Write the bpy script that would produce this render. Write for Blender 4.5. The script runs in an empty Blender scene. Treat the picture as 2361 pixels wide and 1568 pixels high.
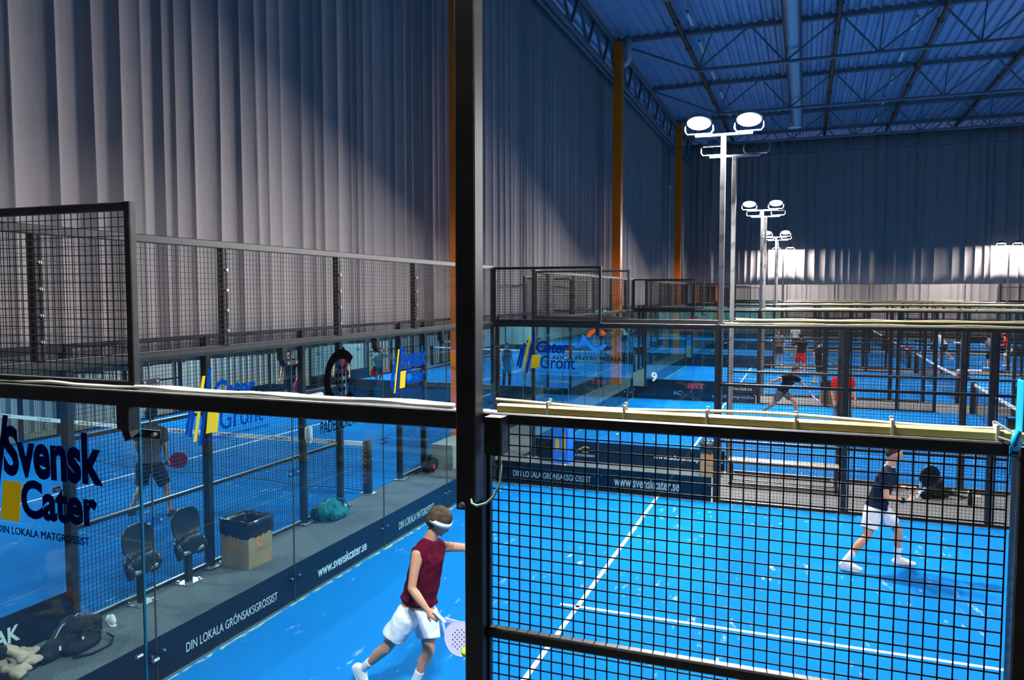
import bpy, bmesh, math, random
from math import sin, cos, pi, radians as R_, sqrt
from mathutils import Vector, Matrix, Euler
random.seed(7)
sc = bpy.context.scene
COL = sc.collection

# ---------------------------------------------------------------- camera, world, exposure
cam = bpy.data.cameras.new('camera'); camo = bpy.data.objects.new('camera', cam); COL.objects.link(camo)
cam.sensor_fit = 'HORIZONTAL'; cam.sensor_width = 36.0; cam.lens = 1778.16 / 2361 * 36
cam.clip_start = .05; cam.clip_end = 300
_yaw, _pit = -.3627, -.0599
camo.location = (5.3633, -3.1643, 3.5139)
camo.rotation_euler = (pi/2 + _pit, 0, -_yaw)
sc.camera = camo
cam.dof.use_dof = False
sc.view_settings.view_transform = 'Standard'; sc.view_settings.look = 'None'
sc.view_settings.gamma = 1; sc.view_settings.use_curve_mapping = False
sc.view_settings.exposure = -0.6
w = bpy.data.worlds.new('world'); sc.world = w; w.use_nodes = True
w.node_tree.nodes['Background'].inputs[0].default_value = (.05, .16, .5, 1)
w.node_tree.nodes['Background'].inputs[1].default_value = .10
cy = sc.cycles
cy.transparent_max_bounces = 64; cy.max_bounces = 7; cy.diffuse_bounces = 2; cy.glossy_bounces = 3
cy.transmission_bounces = 2; cy.caustics_reflective = False; cy.caustics_refractive = False
cy.use_denoising = True; cy.sample_clamp_indirect = 4
LAMP_W = 1020.0       # watts of each floodlight disc

# ---------------------------------------------------------------- materials
def mat(name, base, rough=.6, metal=0., spec=None, emit=None, es=0., noise=None, bump=None, coat=0, sheen=0, alpha=1):
    if spec is None: spec = .06 if any(k in name for k in ('fabric', 'clothing', 'shorts', 'hair', 'print', 'racket')) else .4
    m = bpy.data.materials.new(name); m.use_nodes = True
    nt = m.node_tree; b = nt.nodes['Principled BSDF']
    b.inputs['Base Color'].default_value = (*base, 1); b.inputs['Roughness'].default_value = rough
    b.inputs['Metallic'].default_value = metal; b.inputs['Specular IOR Level'].default_value = spec
    if coat: b.inputs['Coat Weight'].default_value = coat
    if sheen: b.inputs['Sheen Weight'].default_value = sheen
    if emit: b.inputs['Emission Color'].default_value = (*emit, 1); b.inputs['Emission Strength'].default_value = es
    if noise:
        sc_, col2, lo, hi = noise
        tc = nt.nodes.new('ShaderNodeTexCoord'); n = nt.nodes.new('ShaderNodeTexNoise'); r = nt.nodes.new('ShaderNodeValToRGB')
        n.inputs['Scale'].default_value = sc_; n.inputs['Detail'].default_value = 5
        r.color_ramp.elements[0].position = lo; r.color_ramp.elements[1].position = hi
        r.color_ramp.elements[0].color = (*base, 1); r.color_ramp.elements[1].color = (*col2, 1)
        nt.links.new(tc.outputs['Object'], n.inputs['Vector']); nt.links.new(n.outputs['Fac'], r.inputs['Fac'])
        nt.links.new(r.outputs['Color'], b.inputs['Base Color'])
    if bump:
        tc = nt.nodes.new('ShaderNodeTexCoord'); n = nt.nodes.new('ShaderNodeTexNoise'); bp = nt.nodes.new('ShaderNodeBump')
        n.inputs['Scale'].default_value = bump[0]; bp.inputs['Strength'].default_value = bump[1]
        nt.links.new(tc.outputs['Object'], n.inputs['Vector']); nt.links.new(n.outputs['Fac'], bp.inputs['Height'])
        nt.links.new(bp.outputs['Normal'], b.inputs['Normal'])
    return m

def srgb(r, g, b):
    f = lambda c: ((c/255+.055)/1.055)**2.4 if c > 10 else c/255/12.92
    return (f(r), f(g), f(b))

M = {}
M['black'] = mat('black_painted_steel', (.010, .010, .011), .42, noise=(9, (.020, .020, .022), .45, .7))
M['wire'] = mat('black_wire', (.004, .004, .005), .6, spec=.2)
M['galv'] = mat('galvanised_steel', (.33, .34, .35), .38, .6, noise=(5, (.12, .12, .13), .55, .68))
M['polegrey'] = mat('grey_pole_steel', (.16, .16, .16), .5, .3, noise=(6, (.08, .08, .08), .56, .66))
M['white'] = mat('white_plastic', (.75, .76, .77), .4)
M['whiteline'] = mat('white_court_line', (.78, .80, .80), .8, noise=(40, (.45, .58, .70), .55, .8))
M['trunk'] = mat('yellowed_plastic', (.74, .60, .20), .45, noise=(3, (.60, .42, .09), .45, .7))
M['cable'] = mat('white_cable', (.80, .78, .66), .45)
M['greencable'] = mat('pale_green_cable', (.16, .34, .27), .35)
M['carpet'] = mat('grey_carpet', (.085, .088, .092), .95, spec=.05, noise=(75, (.20, .205, .21), .42, .66), bump=(120, .4))
M['orange'] = mat('orange_painted_steel', (.92, .19, .005), .35, spec=.4, noise=(2.5, (.75, .14, .004), .5, .8))
M['concrete'] = mat('grey_concrete', (.22, .23, .22), .8, noise=(5, (.31, .32, .30), .4, .7))
M['board'] = mat('navy_advert_board', (.0028, .0060, .013), .5, spec=.15, noise=(3, (.004, .009, .018), .4, .7))
M['deck'] = mat('ribbed_steel_deck', (.28, .42, .62), .42, .25, noise=(1.2, (.22, .34, .52), .4, .7))
M['truss'] = mat('grey_truss_steel', (.15, .17, .20), .5, .2)
M['duct'] = mat('spiral_duct_metal', (.34, .38, .42), .35, .6)
M['pipe'] = mat('brown_pipe', (.085, .035, .02), .5)
M['whitepipe'] = mat('pale_downpipe', (.45, .52, .60), .45)
M['cardboard'] = mat('brown_cardboard', (.36, .225, .125), .85, noise=(4, (.30, .18, .10), .4, .7))
M['binbag'] = mat('black_bin_liner', (.014, .016, .020), .22, coat=.3, bump=(14, .9))
M['orangeink'] = mat('orange_print', (.75, .22, .04), .8)
M['yellow'] = mat('yellow_vinyl', (.86, .66, .02), .5)
M['blue'] = mat('blue_vinyl', (.001, .065, .40), .9, spec=.02)
M['navyv'] = mat('dark_blue_vinyl', (.001, .022, .15), .9, spec=.02)
M['skyblue'] = mat('light_blue_vinyl', (.01, .30, .85), .5)
M['orangev'] = mat('orange_vinyl', (.88, .14, .01), .5)
M['blackv'] = mat('black_vinyl', (.002, .002, .0025), 1.0, spec=0)
M['redv'] = mat('red_vinyl', (.70, .01, .03), .5)
M['letter'] = mat('pale_lettering', (.62, .66, .66), .6)
M['goldl'] = mat('gold_lettering', (.62, .40, .12), .6)
M['grey'] = mat('grey_vinyl', (.4, .4, .4), .6)
M['teal'] = mat('teal_bag_fabric', (.012, .15, .17), .5, bump=(25, .5))
M['blackfab'] = mat('black_bag_fabric', (.012, .012, .014), .6, bump=(40, .6), noise=(8, (.028, .028, .030), .45, .7))
M['beige'] = mat('beige_jacket_fabric', (.56, .37, .27), .8, bump=(18, .5))
M['seat'] = mat('black_seat_plastic', (.014, .018, .022), .3)
M['zinc'] = mat('zinc_bolt', (.55, .55, .55), .3, .8)
M['net'] = mat('black_net_cord', (.010, .012, .016), .8)
M['ball'] = mat('yellow_felt', (.55, .80, .02), .9, bump=(150, .5))
M['redroll'] = mat('red_plastic', (.55, .01, .015), .4)
M['binblue'] = mat('blue_card', (.005, .14, .72), .6)
M['clampblue'] = mat('bright_blue_plastic', (.01, .38, .72), .3)
M['exit'] = mat('green_exit_sign', (.01, .35, .10), .5, emit=(.02, 1, .35), es=1.6)
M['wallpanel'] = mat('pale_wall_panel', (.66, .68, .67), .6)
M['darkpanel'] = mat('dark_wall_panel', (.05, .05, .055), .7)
M['skin'] = mat('skin', (.56, .27, .17), .5, noise=(6, (.48, .21, .13), .4, .7))
M['skinpale'] = mat('pale_skin', (.62, .36, .27), .5)
M['lip'] = mat('lips', (.40, .12, .09), .5)
M['eyew'] = mat('eye_white', (.7, .7, .7), .3)
M['hairb'] = mat('brown_hair', (.055, .035, .022), .7, bump=(60, .8), noise=(30, (.11, .07, .045), .4, .7))
M['haird'] = mat('dark_hair', (.018, .012, .010), .7, bump=(60, .8))
M['shorthair'] = mat('short_brown_hair', (.045, .030, .020), .8, bump=(90, .5))
M['maroon'] = mat('burgundy_fabric', (.10, .003, .018), .9, spec=.05, bump=(20, .3))
M['whitefab'] = mat('white_fabric', (.72, .73, .76), .8, bump=(12, .5))
M['navyfab'] = mat('navy_fabric', (.008, .016, .034), .8, bump=(12, .5))
M['greyfab'] = mat('grey_fabric', (.12, .12, .125), .85, bump=(14, .5))
M['darkshort'] = mat('dark_grey_shorts', (.022, .018, .026), .85, bump=(14, .5))
M['blackcloth'] = mat('black_clothing', (.010, .010, .012), .85)
M['redfab'] = mat('red_fabric', (.72, .015, .01), .8)
M['darkred'] = mat('dark_red_fabric', (.26, .012, .02), .8)
M['tealfab'] = mat('pale_teal_fabric', (.16, .38, .36), .8)
M['denim'] = mat('grey_blue_fabric', (.14, .18, .24), .85)
M['pink'] = mat('pink_plastic', (.75, .03, .12), .4)
M['racketb'] = mat('black_racket', (.012, .012, .014), .3)
M['greenp'] = mat('olive_green', (.18, .30, .03), .4)
M['cyanband'] = mat('turquoise_band', (.01, .45, .50), .7)
M['shoe'] = mat('white_shoe', (.74, .74, .72), .5)
M['shoed'] = mat('dark_shoe', (.03, .03, .035), .5)
M['shoeblue'] = mat('blue_shoe', (.01, .07, .30), .5)
M['pinkshoe'] = mat('pink_shoe', (.70, .03, .14), .5)
M['lilac'] = mat('pale_violet_racket', (.45, .40, .72), .4)
M['racketblue'] = mat('blue_white_racket_edge', (.20, .38, .62), .4)
M['pad'] = mat('black_post_padding', (.014, .014, .016), .6)

def painted_highlight(m, col=(.30, .32, .31), lo=.80, hi=.97, amt=.75):  # lamp highlights on upward faces, painted into the base colour as pale grey
    nt = m.node_tree; b = nt.nodes['Principled BSDF']; L = nt.links.new
    g = nt.nodes.new('ShaderNodeNewGeometry'); sx = nt.nodes.new('ShaderNodeSeparateXYZ'); r = nt.nodes.new('ShaderNodeMapRange')
    r.inputs[1].default_value = lo; r.inputs[2].default_value = hi; r.inputs[4].default_value = amt
    mx = nt.nodes.new('ShaderNodeMixRGB'); mx.inputs[2].default_value = (*col, 1)
    L(g.outputs['True Normal'], sx.inputs[0]); L(sx.outputs['Z'], r.inputs[0]); L(r.outputs[0], mx.inputs[0])
    src = b.inputs['Base Color'].links[0].from_socket; L(src, mx.inputs[1]); L(mx.outputs[0], b.inputs['Base Color'])
painted_highlight(M['black'])
def glass_mat(name, tint, refl=1.0):
    m = bpy.data.materials.new(name); m.use_nodes = True; nt = m.node_tree; nt.nodes.clear()
    o = nt.nodes.new('ShaderNodeOutputMaterial'); mx = nt.nodes.new('ShaderNodeMixShader')
    t = nt.nodes.new('ShaderNodeBsdfTransparent'); g = nt.nodes.new('ShaderNodeBsdfGlossy'); lw = nt.nodes.new('ShaderNodeLayerWeight')
    lw.inputs['Blend'].default_value = .5; pw = nt.nodes.new('ShaderNodeMath'); pw.operation = 'POWER'; pw.inputs[1].default_value = 5
    f = nt.nodes.new('ShaderNodeMapRange'); f.inputs[3].default_value = .020; f.inputs[4].default_value = .9
    nt.links.new(lw.outputs['Facing'], pw.inputs[0]); nt.links.new(pw.outputs[0], f.inputs[0]); g.inputs['Roughness'].default_value = .005
    g.inputs['Color'].default_value = (refl, refl, refl, 1); t.inputs['Color'].default_value = (*tint, 1)
    nt.links.new(f.outputs[0], mx.inputs[0]); nt.links.new(t.outputs[0], mx.inputs[1]); nt.links.new(g.outputs[0], mx.inputs[2])
    nt.links.new(mx.outputs[0], o.inputs[0]); return m
M['glass'] = glass_mat('clear_tempered_glass', (.88, .965, .975))
M['edge'] = mat('blue_green_glass_edge', (.01, .16, .30), .3, spec=.5)
M['seal'] = mat('dark_joint_seal', (.02, .045, .055), .5)
M['sand'] = mat('pale_sand', (.30, .46, .22), .95, spec=.02, noise=(9, (.004, .16, .46), .42, .60))
M['clampglass'] = glass_mat('clear_plastic_plate', (.62, .76, .84))

def see_light_through(m, f=.5):
    nt = m.node_tree; b = nt.nodes['Principled BSDF']; o = nt.nodes['Material Output']
    t = nt.nodes.new('ShaderNodeBsdfTranslucent'); t.inputs['Color'].default_value = b.inputs['Base Color'].default_value
    mx = nt.nodes.new('ShaderNodeMixShader'); mx.inputs[0].default_value = f
    nt.links.new(b.outputs[0], mx.inputs[1]); nt.links.new(t.outputs[0], mx.inputs[2]); nt.links.new(mx.outputs[0], o.inputs[0])
for k in ('yellow', 'blue', 'navyv', 'skyblue', 'orangev'): see_light_through(M[k])
def turf_mat():
    m = mat('blue_turf', (.0, .17, .80), .95, spec=.05)
    nt = m.node_tree; b = nt.nodes['Principled BSDF']; L = nt.links.new
    tc = nt.nodes.new('ShaderNodeTexCoord')
    mp = nt.nodes.new('ShaderNodeMapping'); mp.inputs['Scale'].default_value = (.45, .16, 1)
    n1 = nt.nodes.new('ShaderNodeTexNoise'); n1.inputs['Scale'].default_value = 1.3; n1.inputs['Detail'].default_value = 4
    c1 = nt.nodes.new('ShaderNodeMapRange'); c1.inputs[1].default_value = .35; c1.inputs[2].default_value = .7
    a = nt.nodes.new('ShaderNodeMixRGB'); a.inputs[1].default_value = (.0003, .128, .42, 1); a.inputs[2].default_value = (.0005, .162, .48, 1)
    L(tc.outputs['Object'], mp.inputs[0]); L(mp.outputs[0], n1.inputs['Vector']); L(n1.outputs['Fac'], c1.inputs[0]); L(c1.outputs[0], a.inputs[0])
    # drifts of pale sand: fine streaks inside larger patches
    mp2 = nt.nodes.new('ShaderNodeMapping'); mp2.inputs['Scale'].default_value = (1, .35, 1); mp2.inputs['Rotation'].default_value = (0, 0, .9)
    n2 = nt.nodes.new('ShaderNodeTexNoise'); n2.inputs['Scale'].default_value = 9; n2.inputs['Detail'].default_value = 7; n2.inputs['Roughness'].default_value = .65
    n3 = nt.nodes.new('ShaderNodeTexNoise'); n3.inputs['Scale'].default_value = .8; n3.inputs['Detail'].default_value = 2
    m2 = nt.nodes.new('ShaderNodeMapRange'); m2.inputs[1].default_value = .60; m2.inputs[2].default_value = .72
    m3 = nt.nodes.new('ShaderNodeMapRange'); m3.inputs[1].default_value = .49; m3.inputs[2].default_value = .60
    mu = nt.nodes.new('ShaderNodeMath'); mu.operation = 'MULTIPLY'
    mu2 = nt.nodes.new('ShaderNodeMath'); mu2.operation = 'MULTIPLY'; mu2.inputs[1].default_value = .75
    mx = nt.nodes.new('ShaderNodeMixRGB'); mx.inputs[2].default_value = (.42, .58, .72, 1)
    L(tc.outputs['Object'], mp2.inputs[0]); L(mp2.outputs[0], n2.inputs['Vector']); L(tc.outputs['Object'], n3.inputs['Vector'])
    L(n2.outputs['Fac'], m2.inputs[0]); L(n3.outputs['Fac'], m3.inputs[0]); L(m2.outputs[0], mu.inputs[0]); L(m3.outputs[0], mu.inputs[1])
    L(mu.outputs[0], mu2.inputs[0]); L(mu2.outputs[0], mx.inputs[0]); L(a.outputs[0], mx.inputs[1]); L(mx.outputs[0], b.inputs['Base Color'])
    n4 = nt.nodes.new('ShaderNodeTexNoise'); n4.inputs['Scale'].default_value = 120; bp = nt.nodes.new('ShaderNodeBump'); bp.inputs['Strength'].default_value = .25
    L(tc.outputs['Object'], n4.inputs['Vector']); L(n4.outputs['Fac'], bp.inputs['Height']); L(bp.outputs['Normal'], b.inputs['Normal'])
    return m
M['turf'] = turf_mat()

def curtain_mat(name, c):
    m = mat(name, c, .9, spec=.05)
    nt = m.node_tree; b = nt.nodes['Principled BSDF']; L = nt.links.new
    tc = nt.nodes.new('ShaderNodeTexCoord'); mp = nt.nodes.new('ShaderNodeMapping'); mp.inputs['Scale'].default_value = (1, 1, .25)
    n = nt.nodes.new('ShaderNodeTexNoise'); n.inputs['Scale'].default_value = 5; n.inputs['Detail'].default_value = 3
    bp = nt.nodes.new('ShaderNodeBump'); bp.inputs['Strength'].default_value = .35; bp.inputs['Distance'].default_value = .05
    L(tc.outputs['Object'], mp.inputs[0]); L(mp.outputs[0], n.inputs['Vector']); L(n.outputs['Fac'], bp.inputs['Height']); L(bp.outputs['Normal'], b.inputs['Normal'])
    return m
M['curtain'] = curtain_mat('grey_curtain_cloth', (.298, .263, .256))
M['lens'] = mat('lit_lamp_lens', (1, 1, 1), .4, emit=(1, .98, .94), es=40)

# ---------------------------------------------------------------- mesh helpers
class MB:
    def __init__(s): s.v = []; s.f = []; s.mi = []; s.cur = 0; s.smooth = False; s.sm = []
    def add(s, vs, fs):
        k = len(s.v); s.v += [tuple(v) for v in vs]; s.f += [tuple(i+k for i in f) for f in fs]
        s.mi += [s.cur]*len(fs); s.sm += [s.smooth]*len(fs); return s
    def box(s, x0, x1, y0, y1, z0, z1):
        return s.add([(x0,y0,z0),(x1,y0,z0),(x1,y1,z0),(x0,y1,z0),(x0,y0,z1),(x1,y0,z1),(x1,y1,z1),(x0,y1,z1)],
                     [(0,3,2,1),(4,5,6,7),(0,1,5,4),(1,2,6,5),(2,3,7,6),(3,0,4,7)])
    def bbox(s, x0, x1, y0, y1, z0, z1, b=.004):
        """box with chamfered long vertical/horizontal edges along the longest axis"""
        d = [x1-x0, y1-y0, z1-z0]; ax = d.index(max(d)); b = min(b, min(d)*.3)
        lo = [x0,y0,z0]; hi = [x1,y1,z1]; o = [i for i in range(3) if i != ax]
        a0, a1, c0, c1 = lo[o[0]], hi[o[0]], lo[o[1]], hi[o[1]]
        ring = [(a0+b,c0),(a1-b,c0),(a1,c0+b),(a1,c1-b),(a1-b,c1),(a0+b,c1),(a0,c1-b),(a0,c0+b)]
        vs = []
        for e in (lo[ax], hi[ax]):
            for p in ring:
                q = [0,0,0]; q[ax] = e; q[o[0]] = p[0]; q[o[1]] = p[1]; vs.append(q)
        fs = [(i, (i+1) % 8, (i+1) % 8+8, i+8) for i in range(8)] + [tuple(range(7,-1,-1)), tuple(range(8,16))]
        return s.add(vs, fs)
    def bar(s, p, q, w, h=None, n=4, up=(0,0,1)):
        p = Vector(p); q = Vector(q); d = (q-p).normalized(); h = h or w
        u = Vector(up)
        if abs(d.dot(u)) > .99: u = Vector((1,0,0))
        a = d.cross(u).normalized(); b = a.cross(d).normalized()
        if n == 4: ring = [(-w/2,-h/2),(w/2,-h/2),(w/2,h/2),(-w/2,h/2)]
        else: ring = [(cos(2*pi*i/n)*w/2, sin(2*pi*i/n)*h/2) for i in range(n)]
        vs = [tuple(e + a*r[0] + b*r[1]) for e in (p,q) for r in ring]
        return s.add(vs, [(i,(i+1)%n,(i+1)%n+n,i+n) for i in range(n)] + [tuple(range(n-1,-1,-1)), tuple(range(n,2*n))])
    def tube(s, pts, r, n=8):
        pts = [Vector(p) for p in pts]; vs = []; m = len(pts); up = Vector((0,0,1)); old = None
        for i, p in enumerate(pts):
            d = (pts[min(i+1,m-1)] - pts[max(i-1,0)]).normalized()
            if old is None: a = d.cross(up if abs(d.z) < .95 else Vector((1,0,0))).normalized()
            else: a = (old - d*old.dot(d)).normalized()
            old = a; b = a.cross(d); rr = r[i] if isinstance(r, (list, tuple)) else r
            vs += [tuple(p + (a*cos(2*pi*k/n) + b*sin(2*pi*k/n))*rr) for k in range(n)]
        fs = [(i*n+k, i*n+(k+1)%n, (i+1)*n+(k+1)%n, (i+1)*n+k) for i in range(m-1) for k in range(n)]
        fs += [tuple(range(n-1,-1,-1)), tuple(range((m-1)*n, m*n))]
        return s.add(vs, fs)
    def lathe(s, prof, n=24, c=(0,0,0), axis='Z'):
        vs = []
        for (r, z) in prof:
            for k in range(n):
                a = 2*pi*k/n; x, y = r*cos(a), r*sin(a)
                v = (x,y,z) if axis == 'Z' else ((z,x,y) if axis == 'X' else (y,z,x))
                vs.append((v[0]+c[0], v[1]+c[1], v[2]+c[2]))
        m = len(prof)
        fs = [(i*n+k, i*n+(k+1)%n, (i+1)*n+(k+1)%n, (i+1)*n+k) for i in range(m-1) for k in range(n)]
        fs += [tuple(range(n-1,-1,-1)), tuple(range((m-1)*n, m*n))]
        return s.add(vs, fs)
    def ball(s, c, r, n=12, sq=(1,1,1)):
        m = n//2; prof = []
        vs = [(c[0], c[1], c[2]-r*sq[2])]
        for i in range(1, m):
            t = -pi/2 + pi*i/m
            for k in range(n): vs.append((c[0]+r*sq[0]*cos(t)*cos(2*pi*k/n), c[1]+r*sq[1]*cos(t)*sin(2*pi*k/n), c[2]+r*sq[2]*sin(t)))
        vs.append((c[0], c[1], c[2]+r*sq[2])); e = len(vs)-1
        fs = [(0, 1+(k+1)%n, 1+k) for k in range(n)]
        for i in range(m-2): fs += [(1+i*n+k, 1+i*n+(k+1)%n, 1+(i+1)*n+(k+1)%n, 1+(i+1)*n+k) for k in range(n)]
        fs += [(e, 1+(m-2)*n+k, 1+(m-2)*n+(k+1)%n) for k in range(n)]
        return s.add(vs, fs)
    def poly(s, pts, t0, t1, f=lambda x, z, t: (x, t, z)):
        """2D outline (list of (x,z)) extruded from depth t0 to t1"""
        n = len(pts); vs = [f(x, z, t0) for x, z in pts] + [f(x, z, t1) for x, z in pts]
        return s.add(vs, [tuple(range(n)), tuple(range(2*n-1, n-1, -1))] + [(i, i+n, (i+1)%n+n, (i+1)%n) for i in range(n)])
    def mesh(s, name):
        me = bpy.data.meshes.new(name); me.from_pydata(s.v, [], s.f)
        me.polygons.foreach_set('material_index', s.mi); me.polygons.foreach_set('use_smooth', s.sm); me.update(); return me
    def build(s, name, mats, parent=None, loc=None, rotz=None):
        me = s.mesh(name)
        for m in (mats if isinstance(mats, (list, tuple)) else [mats]): me.materials.append(m)
        return link(name, me, parent, loc, rotz)

def link(name, me, parent=None, loc=None, rotz=None):
    o = bpy.data.objects.new(name, me); COL.objects.link(o)
    if parent: o.parent = parent
    if loc: o.location = loc
    if rotz: o.rotation_euler = (0, 0, rotz)
    return o
def tag(o, label=None, cat=None, group=None, kind=None):
    if label: o['label'] = label
    if cat: o['category'] = cat
    if group: o['group'] = group
    if kind: o['kind'] = kind
    return o
def thing(name, label, cat, loc=(0,0,0), rz=0, group=None):
    o = bpy.data.objects.new(name, None); COL.objects.link(o); o.location = loc; o.rotation_euler = (0,0,rz); o.empty_display_size = .2
    return tag(o, label, cat, group)
def copy_tree(o, parent=None):
    c = o.copy(); COL.objects.link(c)
    if parent: c.parent = parent
    for ch in list(o.children): copy_tree(ch, c)
    return c

_tc = {}
def text_mesh(s, bold=0., shear=0., space=1.0):
    key = (s, bold, shear, space)
    if key not in _tc:
        cu = bpy.data.curves.new('lettering', 'FONT'); cu.body = s; cu.size = 1; cu.offset = bold; cu.shear = shear; cu.space_character = space
        cu.resolution_u = 4; cu.extrude = .004
        o = bpy.data.objects.new('tmp', cu); COL.objects.link(o)
        dg = bpy.context.evaluated_depsgraph_get(); ev = o.evaluated_get(dg); me = ev.to_mesh()
        vs = [tuple(v.co) for v in me.vertices]; fs = [tuple(p.vertices) for p in me.polygons]
        ev.to_mesh_clear(); bpy.data.objects.remove(o); bpy.data.curves.remove(cu)
        _tc[key] = (vs, fs)
    return _tc[key]
def text_into(mb, s, x0, x1, z0, z1, t, flip=1, bold=0., shear=0., space=1., f=None):
    """fits text into x0..x1 / z0..z1 of a wall plane at depth t; flip=-1 reads from the other side"""
    vs, fs = text_mesh(s, bold, shear, space)
    ax = min(v[0] for v in vs); bx = max(v[0] for v in vs); az = min(v[1] for v in vs); bz = max(v[1] for v in vs)
    out = []
    for x, y, z in vs:
        u = (x-ax)/(bx-ax); 
        X = x0 + (x1-x0)*u if flip > 0 else x1 - (x1-x0)*u
        Z = z0 + (z1-z0)*(y-az)/(bz-az)
        out.append((X, t + z*.25, Z) if f is None else f(X, t + z*.25, Z))
    mb.add(out, fs)

_wm = {}
def wire_mesh(w_, h_, cell=.05, d=.0038, cy_=0.0):
    key = (round(w_,3), round(h_,3), cell, d)
    if key not in _wm:
        mb = MB(); nx = max(2, round(w_/cell)); nz = max(2, round(h_/cell))
        for i in range(nx+1):
            x = w_*i/nx; mb.box(x-d/2, x+d/2, -d/2, d/2, 0, h_)
        for j in range(nz+1):
            z = h_*j/nz; mb.box(0, w_, -d*.5-d, -d*.5, z-d/2, z+d/2)
        me = mb.mesh('wire_mesh'); me.materials.append(M['wire']); _wm[key] = me
    return _wm[key]

# ---------------------------------------------------------------- the hall
YB, YE, XL, XR = -9.0, 80.0, -12.9, 24.0
HT = 13.45
fl = MB().box(XL-.3, XR+.3, YB-.3, YE+.3, -.2, 0).build('floor', M['carpet']); tag(fl, kind='structure')
def ribbed_ceiling():
    mb = MB(); p = []; x = XL-.3; i = 0
    while x < XR+.3:
        p += [(x, HT), (x+.16, HT), (x+.21, HT+.11), (x+.33, HT+.11)]; x += .38
    vs = []; n = len(p)
    for y in (YB-.3, YE+.3): vs += [(a, y, b) for a, b in p]
    vs += [(p[0][0], YB-.3, HT+.3), (p[-1][0], YB-.3, HT+.3), (p[0][0], YE+.3, HT+.3), (p[-1][0], YE+.3, HT+.3)]
    fs = [(i, i+1, i+1+n, i+n) for i in range(n-1)] + [(2*n, 2*n+1, 2*n+3, 2*n+2)]
    fs += [tuple([2*n]+list(range(n))+[2*n+1]), tuple([2*n+2]+list(range(n, 2*n))+[2*n+3])]
    mb.add(vs, fs); return tag(mb.build('ceiling', M['deck']), kind='structure')
ribbed_ceiling()
def ribbed_wall(name, p, q, h, m, step=.30, dep=.035):
    """corrugated sheet wall from p to q"""
    mb = MB(); p = Vector((*p, 0)); q = Vector((*q, 0)); L = (q-p).length; d = (q-p)/L; nn = Vector((-d.y, d.x, 0)); pr = []; s = 0
    while s < L:
        pr += [(s, 0), (min(L, s+step*.45), 0), (min(L, s+step*.55), dep), (min(L, s+step*.9), dep)]; s += step
    pr.append((L, 0)); vs = []; k = len(pr)
    for z in (0, h): vs += [tuple(p + d*a + nn*b + Vector((0,0,z))) for a, b in pr]
    for z in (0, h): vs += [tuple(p - nn*.15 + Vector((0,0,z))), tuple(q - nn*.15 + Vector((0,0,z)))]
    fs = [(i, i+1, i+1+k, i+k) for i in range(k-1)] + [(2*k, 2*k+1, 2*k+3, 2*k+2)]
    mb.add(vs, fs); return tag(mb.build(name, m), kind='structure')
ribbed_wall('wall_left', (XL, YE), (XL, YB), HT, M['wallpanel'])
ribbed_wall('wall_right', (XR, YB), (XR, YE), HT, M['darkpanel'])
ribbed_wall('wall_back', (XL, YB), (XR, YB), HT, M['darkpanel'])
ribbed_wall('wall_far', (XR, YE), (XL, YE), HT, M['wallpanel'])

def curtain(name, label, p, q, z0, z1, fold=.40, amp=.09, seed=1, rows=14, both=False):
    rnd = random.Random(seed); p = Vector((*p, 0)); q = Vector((*q, 0)); L = (q-p).length; d = (q-p)/L; nn = Vector((-d.y, d.x, 0))
    xs = [0.]; ph = [0.]; am = [1.]
    while xs[-1] < L:
        wd = fold*rnd.choice((.45,.6,.8,1,1,1.25,1.5)); xs.append(xs[-1]+wd); am.append(rnd.uniform(.35,1.25))
    S = []; K = 9
    for i in range(len(xs)-1):
        w0 = xs[i+1]-xs[i]
        for k in range(K):
            t = k/K; off = am[i]*amp*(1-cos(2*pi*t))/2*min(1.3, (w0/fold)**.6) + .03*sin((xs[i]+w0*t)*1.7)
            sk = .16*w0*sin(2*pi*t)
            S.append((xs[i]+w0*t+sk, off, i))
    dr = [rnd.uniform(-1,1) for _ in xs]; dr2 = [rnd.uniform(0,6) for _ in xs]
    vs = []; n = len(S)
    for r in range(rows+1):
        v = r/rows; z = z0 + (z1-z0)*v
        for (s_, off, i) in S:
            a = 1 - .25*v
            sw = .05*dr[i]*sin(dr2[i]+v*4)*(1-v)
            P = p + d*(s_+sw) + nn*(off*a) ; vs.append((P.x, P.y, z + .012*sin(s_*2.1)*(1 if r == 0 else 0)))
    fs = [(r*n+i, r*n+i+1, (r+1)*n+i+1, (r+1)*n+i) for r in range(rows) for i in range(n-1)]
    mb = MB(); mb.smooth = True; mb.add(vs, fs); o = mb.build(name, M['curtain'])
    so = o.modifiers.new('thickness', 'SOLIDIFY'); so.thickness = .006; so.offset = 0
    return tag(o, label, 'curtain')
curtain('stage_curtain', 'huge pleated grey curtain hanging along the left side above the court fences', (-2.4, 47.85), (-2.4, -6), 2.60, 12.75, .40, .13, 3)
curtain('stage_curtain', 'dark grey curtain across the far end with its hem hanging above the courts', (23.5, 48.1), (-2.4, 48.1), 4.08, 13.1, .62, .20, 5)
curtain('stage_curtain', 'lower pale curtain further back showing beneath the hem of the far one', (23.5, 66), (-12.5, 66), .05, 12.9, .62, .20, 9)

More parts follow.
